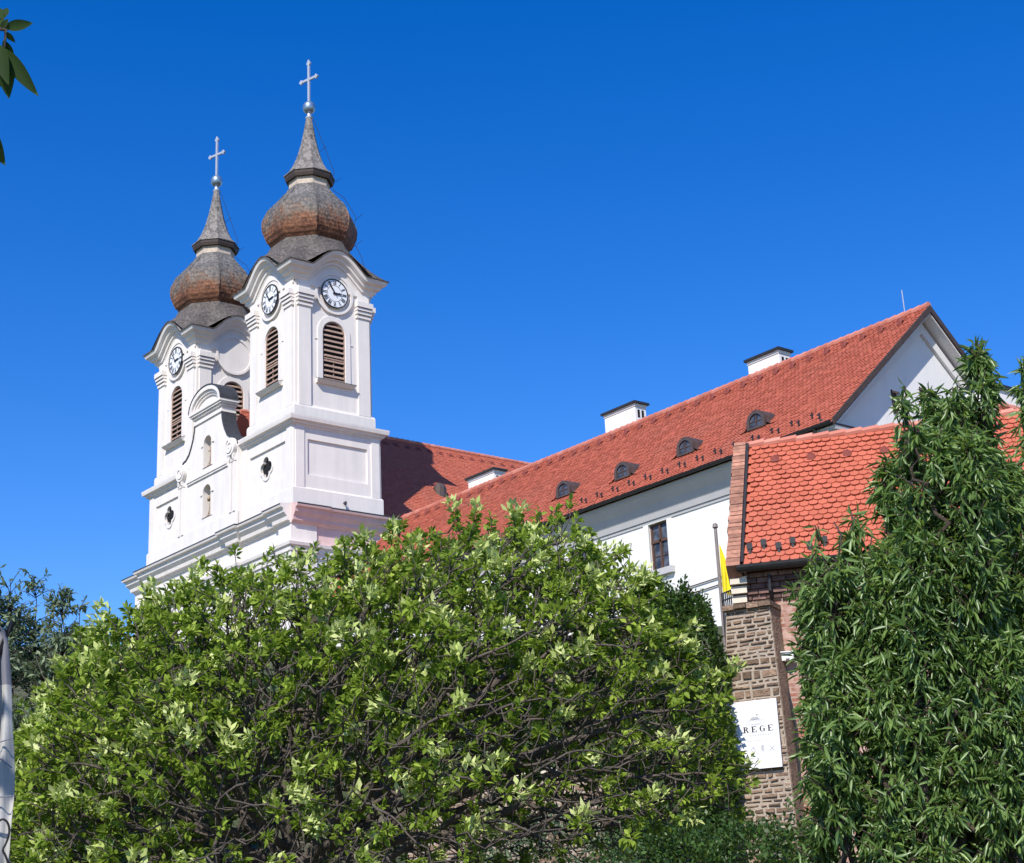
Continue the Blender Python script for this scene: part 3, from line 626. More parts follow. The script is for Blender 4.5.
gu.tube([(WXE-.9, gy, gz-.1), (WXE-.9, gy+.1, gz-.35), (WXE-.9, FYW-.12, 20.6), (WXE-.9, FYW-.12, 12)], .06, 8)
P2W(gu.build('gutter', 'iron'))
def on_roof(px, py): return onp(px, py, (0, WRY, WRZ), (0, -math.sin(pitch), math.cos(pitch)))
sg = MB().box(-.04, .04, -.15, -.11, -.10, .20); sg.box(-.04, .04, -.15, .25, -.12, -.07); sg.box(-.12, .12, -.17, -.152, .04, .12)
s0 = None
nn = 44
for i in range(nn):
    x = -66+i*(WXE-.9+66)/(nn-1); d = .55 if i % 2 else .85
    p = np.array([x, WEY+d*math.cos(pitch), WEZ+d*math.sin(pitch)+.06])
    if s0 is None: s0 = P2W(sg.build('snow_guard', 'iron'), WR); c = s0
    else: c = dup(s0, WR)
    c.location = p; c.scale = (.8,)*3
vt = MB().add([(0, -.30, .02), (.18, -.42, -.03), (-.18, -.42, -.03), (0, -.52, -.06), (.14, -.60, -.40), (-.14, -.60, -.40)], [(0, 3, 4, 1), (0, 2, 5, 3), (3, 5, 4)])
v0 = None
for i in range(36):
    c = P2W(vt.build('vent_tile', 'ventred'), WR) if v0 is None else dup(v0, WR)
    v0 = v0 or c; c.location = (WXE-1.1-i*1.08, WRY-.28, WRZ-.30)
# arched dormers
def make_dormer():
    d = MB(); r, n = .62, 14
    F = Fr((0, 0, 0), (1, 0, 0), (0, 1, 0)); tp = math.tan(pitch)
    def sect(y, grow=0.):   # outline with flared feet
        pts = [(-1.25, 0.0), (-.95, .06), (-.72-grow, .2)]+[((r+.07+grow)*math.cos(a), .35+(r+.07+grow)*math.sin(a)) for a in np.linspace(math.pi*.97, math.pi*.03, n)]+[(.72+grow, .2), (.95, .06), (1.25, 0.0)]
        return pts
    o = sect(0); k = len(o); P = []
    for a, c in o: P.append((a, -.12, c))
    for a, c in o: P.append((a, max(-.119, c/tp+.02), c))
    d.add(P, [(i, i+1, i+1+k, i+k) for i in range(k-1)])
    d.ring(arch(.66, .02, 1.03, 14), arch(.47, .12, .84, 14), -.16, -.02, F)
    return d
dm0 = None
for px, py in ((565, 497), (624, 479), (687, 455), (758, 429)):
    p = on_roof(px, py)
    if dm0 is None:
        dm0 = P2W(make_dormer().build('dormer', 'copper'), WR)
        MBp = MB(); MBp.prism(arch(.47, .12, .84, 14), -.08, -.05, Fr()); MBp.box(-.02, .02, -.11, -.07, .12, .84, Fr(), 1); MBp.box(-.46, .46, -.11, -.07, .42, .46, Fr(), 1)
        # the pane is its own mesh beside its dormer under the roof
        c = dm0; pn0 = MBp.build('dormer_window', ['glass', 'frame'], WR); q = pn0
    else: c = dup(dm0, WR); q = dup(pn0, WR)
    c.location = q.location = p; c.scale = q.scale = (.82,)*3
# chimneys behind the ridge
def chimney(px0, px1, pyt, depth):
    yc_ = WRY+1.3; a = ony(px0, pyt, yc_-.55); b_ = ony(px1, pyt, yc_)
    return a, b_
ch0 = None
for (pl, pc, pr, pt) in ((604, 635, 643, 408.5), (747, 779, 790, 355), (468, 494, 501, 474)):
    A_ = ony(pl, pt, WRY+.75); B_ = ony(pc, pt, WRY+.75)
    cx = (A_[0]+B_[0])/2; hw = (B_[0]-A_[0])/2; zt_ = ony((pl+pc)/2, pt, WRY+.75)[2]
    if ch0 is None:
        h0, hw0 = zt_, hw
        k_ = MB().box(-hw, hw, 0, .8, -3.2, 0); ch0 = P2W(k_.build('chimney', 'wingwall'), wing)
        ch0.matrix_parent_inverse = Matrix.Translation(wing.location).inverted()
        cp = MB().box(-hw-.16, hw+.16, -.16, .96, 0.02, .14); cp.box(-hw-.04, hw+.04, -.04, .84, -.14, .02, m=1); cp.build('cap', ['iron', 'wingwall'], ch0)
        sl_ = MB()
        for y in (.25, .55): sl_.box(hw-.02, hw+.012, y-.08, y+.08, -.75, -.3)
        sl_.build('vent_slot', 'black', ch0); c = ch0
    else: c = dup(ch0, wing)
    c.location = (cx, WRY+.75, zt_-.08); c.scale = (hw/hw0, 1, 1)
lr = ony(902, 290, WRY); P2W(MB().tube([(lr[0], WRY, WRZ), (lr[0]-.02, WRY, lr[2])], .025, 6).build('lightning_rod', 'crossmetal'))
cb = MB()
for (xa, ya), (xb, yb) in (((681, 589.5), (716, 578.5)), ((702, 590.5), (718, 585))):
    a = ony(xa-40, ya+11, FYW-.06); b_ = ony(xb+12, yb-4, FYW-.06); m_ = (a+b_)/2; m_[2] -= .05; cb.tube([a, m_, b_], .028, 5)
P2W(cb.build('wall_cable', 'iron'))

# ------------------------------------------------------------------ brick house
az = rad(54); hu = np.array([math.sin(az), math.cos(az), 0]); hn = np.array([math.cos(az), -math.sin(az), 0])
HD = 30.
Rg = at(745, 447, HD); run_h = 2.5
Ev = onp(736.5, 566, Rg+hn*run_h, hn); hdrop = Rg[2]-Ev[2]
hs_l = math.hypot(run_h, hdrop); hv = (hn*run_h-np.array([0, 0, hdrop]))/hs_l
house = thing('brick_house', 'old brick house with bright red scalloped roof tiles beside the stone wall', 'house', (Rg[0]+hn[0]*2+hu[0]*3, Rg[1]+hn[1]*2+hu[1]*3, 2.5))
HF = Fr((Rg[0], Rg[1], 0), hu, hn)                        # a along the ridge, b toward the street, c up
def P2H(o, par=None):
    o.parent = par or house
    if not par: o.matrix_parent_inverse = Matrix.Translation(house.location).inverted()
    return o
HL = 8.0; wb = run_h-.32; ez = Rg[2]-hdrop
hw_ = MB()
PF = Fr((Rg[0], Rg[1], 0), hn, hu)                        # (a=b-depth, b=along, c=z) for gable prisms
hw_.prism([(wb, 1.0), (-wb, 1.0), (-wb, ez-.1), (0, Rg[2]-.3), (wb, ez-.1)], 0.05, HL, PF)
wp = [onp(*p, Rg+hn*wb, hn) for p in ((934, 598), (944.5, 598), (944, 720))]
la = lambda p: (p-Rg)@hu
wx0, wx1 = la(wp[0])-.10, la(wp[1])+.08; wz1, wz0 = wp[0][2], wp[2][2]
hw_ = cut(hw_, MB().box(wx0, wx1, wb-.35, wb+.3, wz0, wz1, HF))
HWm = hw_.build('wall', 'brick'); HWm.location = (0, 0, 0); P2H(HWm)
wf = MB(); wf.ring([(wx0, wz0), (wx1, wz0), (wx1, wz1), (wx0, wz1)], [(wx0+.05, wz0+.06), (wx1-.05, wz0+.06), (wx1-.05, wz1-.06), (wx0+.05, wz1-.06)], wb-.2, wb-.1, HF)
wf.box(wx0, wx1, wb-.19, wb-.12, wz0+(wz1-wz0)*.55, wz0+(wz1-wz0)*.6, HF)
wfo = P2H(wf.build('window', 'frame')); MB().box(wx0+.03, wx1-.03, wb-.18, wb-.16, wz0+.03, wz1-.03, HF).build('pane', 'paleglass', wfo)
MB().ring([(wx0-.12, wz0-.1), (wx1+.12, wz0-.1), (wx1+.12, wz1+.14), (wx0-.12, wz1+.14)], [(wx0, wz0), (wx1, wz0), (wx1, wz1), (wx0, wz1)], wb-.05, wb+.04, HF).build('surround', 'cream', wfo)
hr = MB()
hr.prism([(run_h, ez-.02), (0, Rg[2]-.02), (-run_h, ez-.02), (-run_h, ez-.12), (0, Rg[2]-.2), (run_h, ez-.12)], .05, HL, PF)
tiles(hr, HF([(.05, 0, Rg[2])])[0], hu, hv, HL-.05, hs_l+.03, .165, .158, lift=.038)
HR = P2H(hr.build('roof', 'tile2'))
rg = MB()
for i in range(26):
    a, b_ = HF([(.05+i*.306, 0, Rg[2]+.02), (.05+i*.306+.33, 0, Rg[2]+.045)]); rg.tube([a, b_], [.07, .08], 8)
P2H(rg.build('roof_ridge', 'ridge'), HR)
sg2 = MB().box(-.022, .022, -.03, .03, -.08, .14); sg2.box(-.05, .05, -.04, -.015, .03, .13); sg2.box(-.02, .02, -.02, .12, -.09, -.06)
q0 = None
for px, py in ((750, 551), (764, 547), (779, 550), (793, 545), (810, 549), (825, 544)):
    p = onp(px, py, Rg+np.array([0, 0, .05]), np.cross(hu, hv))
    c = sg2.build('snow_guard', 'iron', HR) if q0 is None else dup(q0, HR); q0 = q0 or c
    c.location = p; c.rotation_euler = (0, 0, rad(36)-math.pi/2+math.pi/2)
vt2 = MB().add([(0, 0, .02), (.085, -.08, -.05), (-.085, -.08, -.05), (0, -.11, -.035), (.07, -.15, -.16), (-.07, -.15, -.16)], [(0, 3, 4, 1), (0, 2, 5, 3), (3, 5, 4)])
q0 = None
for px, py in ((775, 455.5), (811, 453), (847, 450), (884, 446.5)):
    p = onp(px, py, Rg+np.array([0, 0, .05]), np.cross(hu, hv))
    c = vt2.build('vent_tile', 'ventred', HR) if q0 is None else dup(q0, HR); q0 = q0 or c
    c.location = p; c.rotation_euler = (0, 0, math.atan2(hn[1], hn[0])+math.pi/2)
# raised brick verge along the left slope, brick by brick
vg = MB(); nb = 34
nrm = np.cross(hu, hv); nrm = nrm if nrm[2] > 0 else -nrm
for i in range(nb):
    d0 = -.02+i*(hs_l+.14)/nb; d1 = d0+(hs_l+.14)/nb-.012; j = random.uniform(-.018, .018)
    P = [np.array(HF([(0, 0, Rg[2])])[0])+hu*a+hv*d+nrm*h for h in (-.35, .10+j*.4) for d in (d0, d1) for a in (-.21+j, .03)]
    vg.add(P, [(0, 1, 3, 2), (4, 6, 7, 5), (0, 4, 5, 1), (2, 3, 7, 6), (0, 2, 6, 4), (1, 5, 7, 3)])
P2H(vg.build('brick_verge', 'verge'))
P2H(MB().add([np.array(HF([(.04, 0, Rg[2])])[0])+hu*a+hv*d+nrm*h for h in (.01, .085) for d in (0, hs_l) for a in (0, .045)], [(0, 1, 3, 2), (4, 6, 7, 5), (0, 4, 5, 1), (2, 3, 7, 6), (0, 2, 6, 4), (1, 5, 7, 3)]).build('verge_shadow_strip', 'iron'))  # added dark strip standing in for the raised verge's shadow on the tiles
P2H(MB().prism([(wb-.05, 1.0), (-wb, 1.0), (-wb, ez-.1), (0, Rg[2]-.12), (wb-.05, ez-.05)], -.17, .045, PF).build('gable_wall', 'verge'))
gt = MB(); ge = HF([(-.02, run_h+.05, ez-.03)])[0]
prof = [(.11*math.cos(a), -.12*abs(math.sin(a))) for a in np.linspace(0, math.pi, 9)]
gt.prism([(run_h+.06+a, ez-.02+c) for a, c in prof]+[(run_h+.06+a*.85, ez-.015+c*.85) for a, c in reversed(prof)], -.03, HL, PF)
P2H(gt.build('gutter', 'iron'))
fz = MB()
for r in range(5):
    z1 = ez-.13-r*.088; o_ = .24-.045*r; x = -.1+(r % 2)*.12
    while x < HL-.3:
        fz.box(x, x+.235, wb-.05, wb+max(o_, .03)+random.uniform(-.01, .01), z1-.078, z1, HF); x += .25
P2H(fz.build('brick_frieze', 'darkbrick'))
cs = MB()
for r in range(3): cs.box(-.19, .10-.02*r, wb-.1, wb+.26-.07*r, ez-.30-r*.15, ez-.18-r*.15, HF)
P2H(cs.build('corbel', 'cream'))
vp = [onp(x, y, Rg+hn*(wb+.06+(.2 if y < 592 else 0)), hn) for x, y in ((769, 574), (770, 590), (772, 600), (775, 618), (777, 640), (783, 672), (790, 700), (796, 728), (800, 790))]
cv = MB().tube(vp, .028, 6)
cv.tube([onp(x, y, Rg+hn*(wb+.05), hn) for x, y in ((735, 606), (750, 604), (764, 602), (772, 606), (776, 620))], .02, 6)
P2H(cv.build('cable', 'iron'))
lp = onp(788, 657, Rg+hn*(wb+.1), hn); L_ = la(lp)
P2H(MB().box(L_-.10, L_+.10, wb, wb+.2, lp[2]-.07, lp[2]+.06, HF).box(L_-.12, L_+.12, wb, wb+.24, lp[2]+.062, lp[2]+.08, HF).box(L_-.03, L_+.03, wb+.2, wb+.26, lp[2]-.05, lp[2]+.01, HF).build('wall_lamp', 'whitebox'))

# ------------------------------------------------------------------ rubble stone wall with the sign
a2 = rad(66); su = np.array([math.sin(a2), math.cos(a2), 0]); sn = np.array([math.cos(a2), -math.sin(a2), 0])
Sp = at(770, 606, 27.3); SF = Fr((Sp[0], Sp[1], 0), su, sn)
def sl_of(px, py): p = onp(px, py, Sp, sn); return (p-Sp)@su, p[2]
TLc, TRc, BRc, BLc = sl_of(726, 611), sl_of(770, 606), sl_of(803, 850), sl_of(712, 850)
BRc = (BRc[0], 1.0); BLc = (BLc[0], 1.0)
sw = MB().prism([BLc, BRc, TRc, TLc], -1.6, -.03, SF, 0); sw.prism([BLc, (BRc[0]-.01, BRc[1]), (TRc[0]-.01, TRc[1]), TLc], -.03, 0, SF, 1)
lft = lambda z: np.interp(z, [BLc[1], TLc[1]], [BLc[0], TLc[0]]); rgt = lambda z: np.interp(z, [BRc[1], TRc[1]], [BRc[0], TRc[0]])
def stones(mb, left, right, z0, z1, F, d=0., m=0):
    z = z0
    while z < z1-.03:
        h = min(random.choice((random.uniform(.055, .09), random.uniform(.09, .17))), z1-z); x = left(z)
        while x < right(z)-.02:
            w = min(random.choice((random.uniform(.10, .2), random.uniform(.18, .36))), right(z)-x)
            if w > .05:
                g = random.uniform(.005, .010); o_ = random.uniform(.008, .034); J = lambda s=.012: random.uniform(-s, s)
                a, b_, c0, c1 = x+g, x+w-g, z+g, z+h-g
                P = [(a+J(), d-.05, c0+J()), (b_+J(), d-.05, c0+J()), (b_+J(), d-.05, c1+J()), (a+J(), d-.05, c1+J())]
                i_ = .018; P += [(a+i_+J(.008), d+o_, c0+i_+J(.008)), (b_-i_+J(.008), d+o_+J(), c0+i_+J(.008)), (b_-i_+J(.008), d+o_+J(), c1-i_+J(.008)), (a+i_+J(.008), d+o_, c1-i_+J(.008))]
                mb.add(F(P), [(4, 5, 6, 7), (0, 1, 5, 4), (1, 2, 6, 5), (2, 3, 7, 6), (3, 0, 4, 7)], m)
            x += w
        z += h
stones(sw, lft, rgt, 2.0, TLc[1]-.02, SF)
cz = TLc[1]
nco = 4; wco = (rgt(cz)-lft(cz)+.08)/nco
for i in range(nco): x = lft(cz)-.04+i*wco; sw.box(x, x+wco-.012, -1.6, .08+random.uniform(0, .03), cz-.02+random.uniform(0, .02), cz+.07+.0*i, SF)
# lower stretch running on to the left behind the ash tree
LZ = sl_of(640, 762)[1]
sw.box(-7.5, lft(LZ), -1.2, -.35, .6, LZ, SF, 1); stones(sw, lambda z: -7.5, lambda z: lft(z), 1.8, LZ, SF, d=-.35)
x = -7.5
while x < lft(LZ)-.5: sw.box(x, x+.62, -1.25, -.25, LZ+.003, LZ+.09, SF, 2); x += .64
swo = sw.build('stone_wall', ['stone', 'mortar', 'cream']); tag(swo, 'rubble stone wall with pale mortar and a white sign fixed to it', 'wall')
# sign board
c_ = [sl_of(*p) for p in ((727.5, 703), (779, 699.5), (783, 768), (731.5, 771))]
sx0 = (c_[0][0]+c_[3][0])/2; sx1 = (c_[1][0]+c_[2][0])/2; sz1 = (c_[0][1]+c_[1][1])/2; sz0 = (c_[2][1]+c_[3][1])/2
sw_, sh_ = sx1-sx0, sz1-sz0; scx = (sx0+sx1)/2
base_s = thing('sign_board', 'white sign board lettered REGE on the rubble stone wall', 'sign', tuple(SF([(scx, .08, sz0)])[0]))
SG = Fr((0, 0, 0), su, sn)
bo = MB().box(-sw_/2, sw_/2, -.02, .012, 0, sh_, SG); bo.build('board', 'sign', base_s)
def serif(mb, ch, x, z, w, h):
    d0, d1 = .0125, .017; st = w*.26; th = h*.07
    R = lambda a, b, c, e: mb.box(x+a, x+b, d0, d1, z+c, z+e, SG)
    if ch == 'E':
        R(.10*w, .10*w+st, 0, h); R(0, .1*w, 0, th); R(0, .1*w, h-th, h); R(.1*w+st, w, 0, th); R(.1*w+st, w*.94, h-th, h); R(.1*w+st, w*.66, h*.47, h*.47+th)
        R(w*.9, w, th, h*.28); R(w*.86, w*.94, h*.74, h-th); R(w*.6, w*.66, h*.38, h*.47); R(w*.6, w*.66, h*.47+th, h*.63)
    elif ch == 'R':
        R(.10*w, .10*w+st, 0, h); R(0, .1*w, 0, th); R(.1*w+st, w*.46, 0, th); R(0, .1*w, h-th, h)
        o_ = [(x+.36*w+.5*w*math.sin(a)*1., z+h*.74+h*.26*math.cos(a)) for a in np.linspace(0, math.pi, 12)]; i_ = [(x+.36*w+.26*w*math.sin(a), z+h*.74+h*.19*math.cos(a)) for a in np.linspace(0, math.pi, 12)]
        mb.ring(o_, i_, d0, d1, SG, closed=False)
        mb.prism([(x+.46*w, z+h*.5), (x+.70*w, z+h*.46), (x+w, z), (x+.74*w, z)], d0, d1, SG)
    else:
        an = np.linspace(rad(52), rad(318), 24)
        o_ = [(x+.5*w+.5*w*math.cos(a), z+h/2+h/2*1.02*math.sin(a)) for a in an]; i_ = [(x+.52*w+(.5*w-st*(.15+.85*max(0, -math.cos(a))))*math.cos(a), z+h/2+(h/2-th)*math.sin(a)) for a in an]
        mb.ring(o_, i_, d0, d1, SG, closed=False); R(.72*w, .96*w, .08*h, .42*h); R(.58*w, w*1.04, .42*h, .42*h+th); R(.88*w, .95*w, .66*h, .95*h)
lh = sh_*.085; lw = lh*.98; x = -sw_*.16-.02; zz = sh_*.535
for ch in 'REGE': lt = MB(); serif(lt, ch, x, zz, lw, lh); lt.build('letter', 'ink', base_s); x += lw*1.52
gl = MB()
for i in range(9): gl.box(-sw_*.06+i*.044, -sw_*.06+i*.044+.02, .0125, .0135, sh_*.475, sh_*.475+.026, SG)
gl.box(-sw_*.14, sw_*.30, .0125, .0135, sh_*.405, sh_*.405+.008, SG)
cx_, cz_ = sw_*.06, sh_*.68
for rx, rz in ((.17, .052), (.12, .036)): gl.ring([(cx_+rx*math.cos(a), cz_+rz*math.sin(a)) for a in np.linspace(0, 2*math.pi, 24)[:-1]], [(cx_+(rx-.012)*math.cos(a), cz_+(rz-.010)*math.sin(a)) for a in np.linspace(0, 2*math.pi, 24)[:-1]], .0125, .0135, SG)
gl.prism([(cx_-.09, cz_+.04), (cx_+.09, cz_+.04), (cx_+.05, cz_+.09), (cx_-.05, cz_+.09)], .0125, .0135, SG)
for k, ix in enumerate((-.02, .16, .34)):
    X_, Z_ = ix*sw_, sh_*.275
    if k == 0: gl.ring(circ(.04, X_, Z_, 14), circ(.022, X_, Z_, 14), .0125, .0135, SG); gl.box(X_-.012, X_+.012, .0125, .0135, Z_+.04, Z_+.065, SG)
    elif k == 1: gl.prism([(X_-.032, Z_+.02), (X_, Z_-.06), (X_+.032, Z_+.02)], .0125, .0135, SG); gl.prism(circ(.03, X_, Z_+.045, 12), .0125, .0135, SG)
    else: gl.prism([(X_-.05, Z_+.04), (X_-.035, Z_+.05), (X_+.05, Z_-.03), (X_+.04, Z_-.045)], .0125, .0135, SG); gl.prism([(X_+.05, Z_+.04), (X_+.035, Z_+.05), (X_-.05, Z_-.03), (X_-.04, Z_-.045)], .0138, .0145, SG)
gl.build('grey_print', 'greyink', base_s)
sprig = MB().prism([(cx_+.02, cz_+.10), (cx_+.055, cz_+.115), (cx_+.045, cz_+.14)], .0125, .0135, SG); sprig.build('printed_leaf', 'ink', base_s)

# ------------------------------------------------------------------ flagpole, railing
fp = at(718, 560, 33.); fz0 = at(721, 596, 33.)[2]; fz1 = at(714.5, 529, 33.)[2]
gzf = float(ground_z(fp[0], fp[1]))
flag = thing('flagpole', 'slim brown flagpole with a limp yellow flag in front of the white wing', 'flagpole', (fp[0], fp[1], gzf))
MB().tube([(0, 0, -.2), (0, 0, fz1-gzf)], [.042, .034], 10).lathe([(.02, 0), (.06, .03), (.05, .1), (.01, .13)], 10, (0, 0, fz1-gzf)).build('pole', 'polewood', flag)
fl = MB(); rr = RT[:2]/np.linalg.norm(RT[:2]); h1 = at(722.5, 545, 33.)[2]-gzf; h0_ = at(725, 592, 33.)[2]-gzf; V = []; nz_ = 22
for i in range(nz_+1):
    t = i/nz_; z = h1+(h0_-h1)*t; wd = .02+.19*min(1, t*1.6)
    for j in range(9):
        s = j/8; off = .05+wd*s; dp = .055*math.sin(s*11+t*2.5)*min(1, t*2)
        for th_ in (0, .006): V.append((rr[0]*off-rr[1]*(dp+th_), rr[1]*off+rr[0]*(dp+th_), z-.10*s*t))
fs = []
for i in range(nz_):
    for j in range(8):
        for k in (0, 1): a = (i*9+j)*2+k; fs.append((a, a+2, a+20, a+18))
fl.smooth = True; fl.add(V, fs); fl.build('flag', 'yellow', flag, recalc=False)
ra = at(722, 600, 31.5); rb = at(733, 596, 29.5); g0 = float(ground_z(ra[0], ra[1]))
rl = MB()
for k in range(7):
    p = ra+(rb-ra)*k/6; rl.tube([(p[0], p[1], g0-.2), (p[0], p[1], p[2]+.12)], .014, 5)
for dz in (.12, -.02): rl.tube([ra+(0, 0, dz), rb+(0, 0, dz)], .016, 5)
tag(rl.build('metal_railing', 'iron'), 'short dark metal railing between the flagpole and the brick house', 'railing')

# ------------------------------------------------------------------ neighbouring house far right
nr0 = at(1003, 407, 58.); nhs = thing('neighbouring_house', 'red roofed house half hidden behind the fruit trees at far right', 'house', (nr0[0], nr0[1], 12))
F_ = Fr((nr0[0], nr0[1], 0), (1, 0, 0), (0, 1, 0)); z_ = nr0[2]
nm = MB().prism([(-5, z_-4.6), (0, z_-.02), (5, z_-4.6), (5, z_-4.8), (0, z_-.25), (-5, z_-4.8)], -.3, 12, F_)
q = math.hypot(5, 4.6); tiles(nm, (nr0[0], nr0[1]-.3, z_), (0, 1, 0), (5/q, 0, -4.6/q), 12.3, q, .24, .2, lift=.04)
def P2N(o): o.parent = nhs; o.matrix_parent_inverse = Matrix.Translation(nhs.location).inverted(); return o
P2N(nm.build('roof', 'tile')); P2N(MB().prism([(-4.6, 9), (4.6, 9), (4.6, z_-4.5), (0, z_-.5), (-4.6, z_-4.5)], 0, 11.7, F_).build('wall', 'wingwall'))
rg = MB()
for i in range(26): rg.tube([(nr0[0], nr0[1]-.3+i*.47, z_+.03), (nr0[0], nr0[1]-.3+i*.47+.5, z_+.05)], [.12, .14], 8)
P2N(rg.build('roof_ridge', 'ridge'))
ck = MB().box(-1.5, -.5, -.1, 3.0, z_-2, z_+1.0, F_); cko = P2N(ck.build('chimney', 'wingwall')); MB().box(-1.62, -.38, -.22, 3.12, z_+1.003, z_+1.12, F_).build('cap', 'iron', cko)

# ------------------------------------------------------------------ vegetation
LEAF_V = np.array([(0, 0, 0), (-.5, .38, .06), (0, .42, -.03), (.5, .38, .06), (-.36, .72, .0), (0, .74, -.08), (.36, .72, .0), (0, 1, -.16)])
LEAF_F = np.array([(0, 2, 1), (0, 3, 2), (1, 2, 5), (1, 5, 4), (2, 3, 6), (2, 6, 5), (4, 5, 7), (5, 6, 7)])
LEAF_FS = np.array([(0, 1, 2), (0, 2, 3), (1, 3, 4)])
SMALL_V = np.array([(0, 0, 0), (-.5, .45, .05), (.5, .45, .05), (0, 1, -.08)]); SMALL_F = np.array([(0, 2, 1), (1, 2, 3)])
_st = np.linspace(0, 1, 11); _w = .5*np.sin(np.pi*_st**.85)**.9
FINE_V = np.array([(x*w_, y_, .10*abs(x)*w_-.16*y_*y_) for y_, w_ in zip(_st, _w) for x in (-1, 0, 1)])
FINE_F = np.array([t_ for i_ in range(10) for k_ in (0, 1) for t_ in ((i_*3+k_, i_*3+k_+1, i_*3+k_+4), (i_*3+k_, i_*3+k_+4, i_*3+k_+3))])
def leaves(name, P, Dn, L, Wd, mat, parent, small=False, face=None, wild=.55, fine=False):
    """one mesh of many leaves: base points, directions, lengths, widths"""
    n = len(P); Dn = Dn/np.linalg.norm(Dn, axis=1)[:, None]
    ref = RNG.normal(size=(n, 3))*wild+(np.array([0, 0, 1.]) if face is None else face); nn = ref-(ref*Dn).sum(1)[:, None]*Dn; nn /= np.linalg.norm(nn, axis=1)[:, None]+1e-9
    sd_ = np.cross(Dn, nn); T, TF = (SMALL_V, SMALL_F) if small else (FINE_V, FINE_F) if fine else (LEAF_V, LEAF_F)
    V = P[:, None, :]+T[None, :, 0, None]*(Wd[:, None, None]*sd_[:, None, :])+T[None, :, 1, None]*(L[:, None, None]*Dn[:, None, :])+T[None, :, 2, None]*(L[:, None, None]*nn[:, None, :])
    F = TF[None]+(np.arange(n)*len(T))[:, None, None]
    return mesh_np(name, V.reshape(-1, 3), F.reshape(-1, 3), mat, parent, smooth=not small)
def unit(n):
    v = RNG.normal(size=(n, 3)); return v/np.linalg.norm(v, axis=1)[:, None]
def colonize(attr, start, step, di, dk, iters=220, up=.28):
    """space colonization: grows a branching skeleton toward the points attr"""
    pos = [np.array(p, float) for p, _ in start]; par = [q for _, q in start]
    A = attr.copy(); P = np.array(pos); dmin = np.full(len(A), 1e9); near = np.zeros(len(A), int)
    def upd(i0):
        nonlocal dmin, near
        B = np.array(pos[i0:])
        for k0 in range(0, len(B), 256):
            b = B[k0:k0+256]; d2 = (A*A).sum(1)[:, None]+(b*b).sum(1)[None]-2*A@b.T
            j = d2.argmin(1); d = np.sqrt(np.maximum(d2[np.arange(len(A)), j], 0)); k = d < dmin; dmin[k] = d[k]; near[k] = j[k]+i0+k0
    upd(0)
    for _ in range(iters):
        act = dmin < di
        if not act.any(): break
        idx = near[act]; dirs = A[act]-np.array(pos)[idx]; dirs /= np.linalg.norm(dirs, axis=1)[:, None]+1e-9
        i0 = len(pos); done = set()
        for u_ in np.unique(idx):
            v = dirs[idx == u_].sum(0); v = v/(np.linalg.norm(v)+1e-9)+RNG.normal(size=3)*.13+np.array([0, 0, up]); v /= np.linalg.norm(v)+1e-9; q = pos[u_]+v*step
            pos.append(q); par.append(int(u_))
        upd(i0); keep = dmin > dk; A, dmin, near = A[keep], dmin[keep], near[keep]
        if len(A) == 0: break
    return np.array(pos), np.array(par)
def branch_mesh(name, pos, par, tip, power, mat, parent, rmax=9., n=5):
    N_ = len(pos); cnt = np.zeros(N_); ch = [[] for _ in range(N_)]
    for i in range(N_):
        if par[i] >= 0: ch[par[i]].append(i)
    r = np.zeros(N_)
    for i in range(N_-1, -1, -1): r[i] = tip if not ch[i] else min(rmax, sum(r[c]**power for c in ch[i])**(1/power))
    mb = MB(); mb.smooth = True; tips = [i for i in range(N_) if not ch[i]]
    # chains: follow the thickest child
    stack = [(i, None) for i in range(N_) if par[i] < 0]
    while stack:
        i, p = stack.pop(); chain = ([p] if p is not None else [])+[i]; rr = ([min(r[p], r[i]*1.15)] if p is not None else [])+[r[i]]
        while ch[chain[-1]]:
            c = sorted(ch[chain[-1]], key=lambda k: -r[k]); stack += [(k, chain[-1]) for k in c[1:]]; chain.append(c[0]); rr.append(r[c[0]])
        if len(chain) > 1: mb.tube([pos[k] for k in chain], rr, n if rr[0] > .02 else 4)
    mb.build(name, mat, parent, recalc=False)
    return tips, r
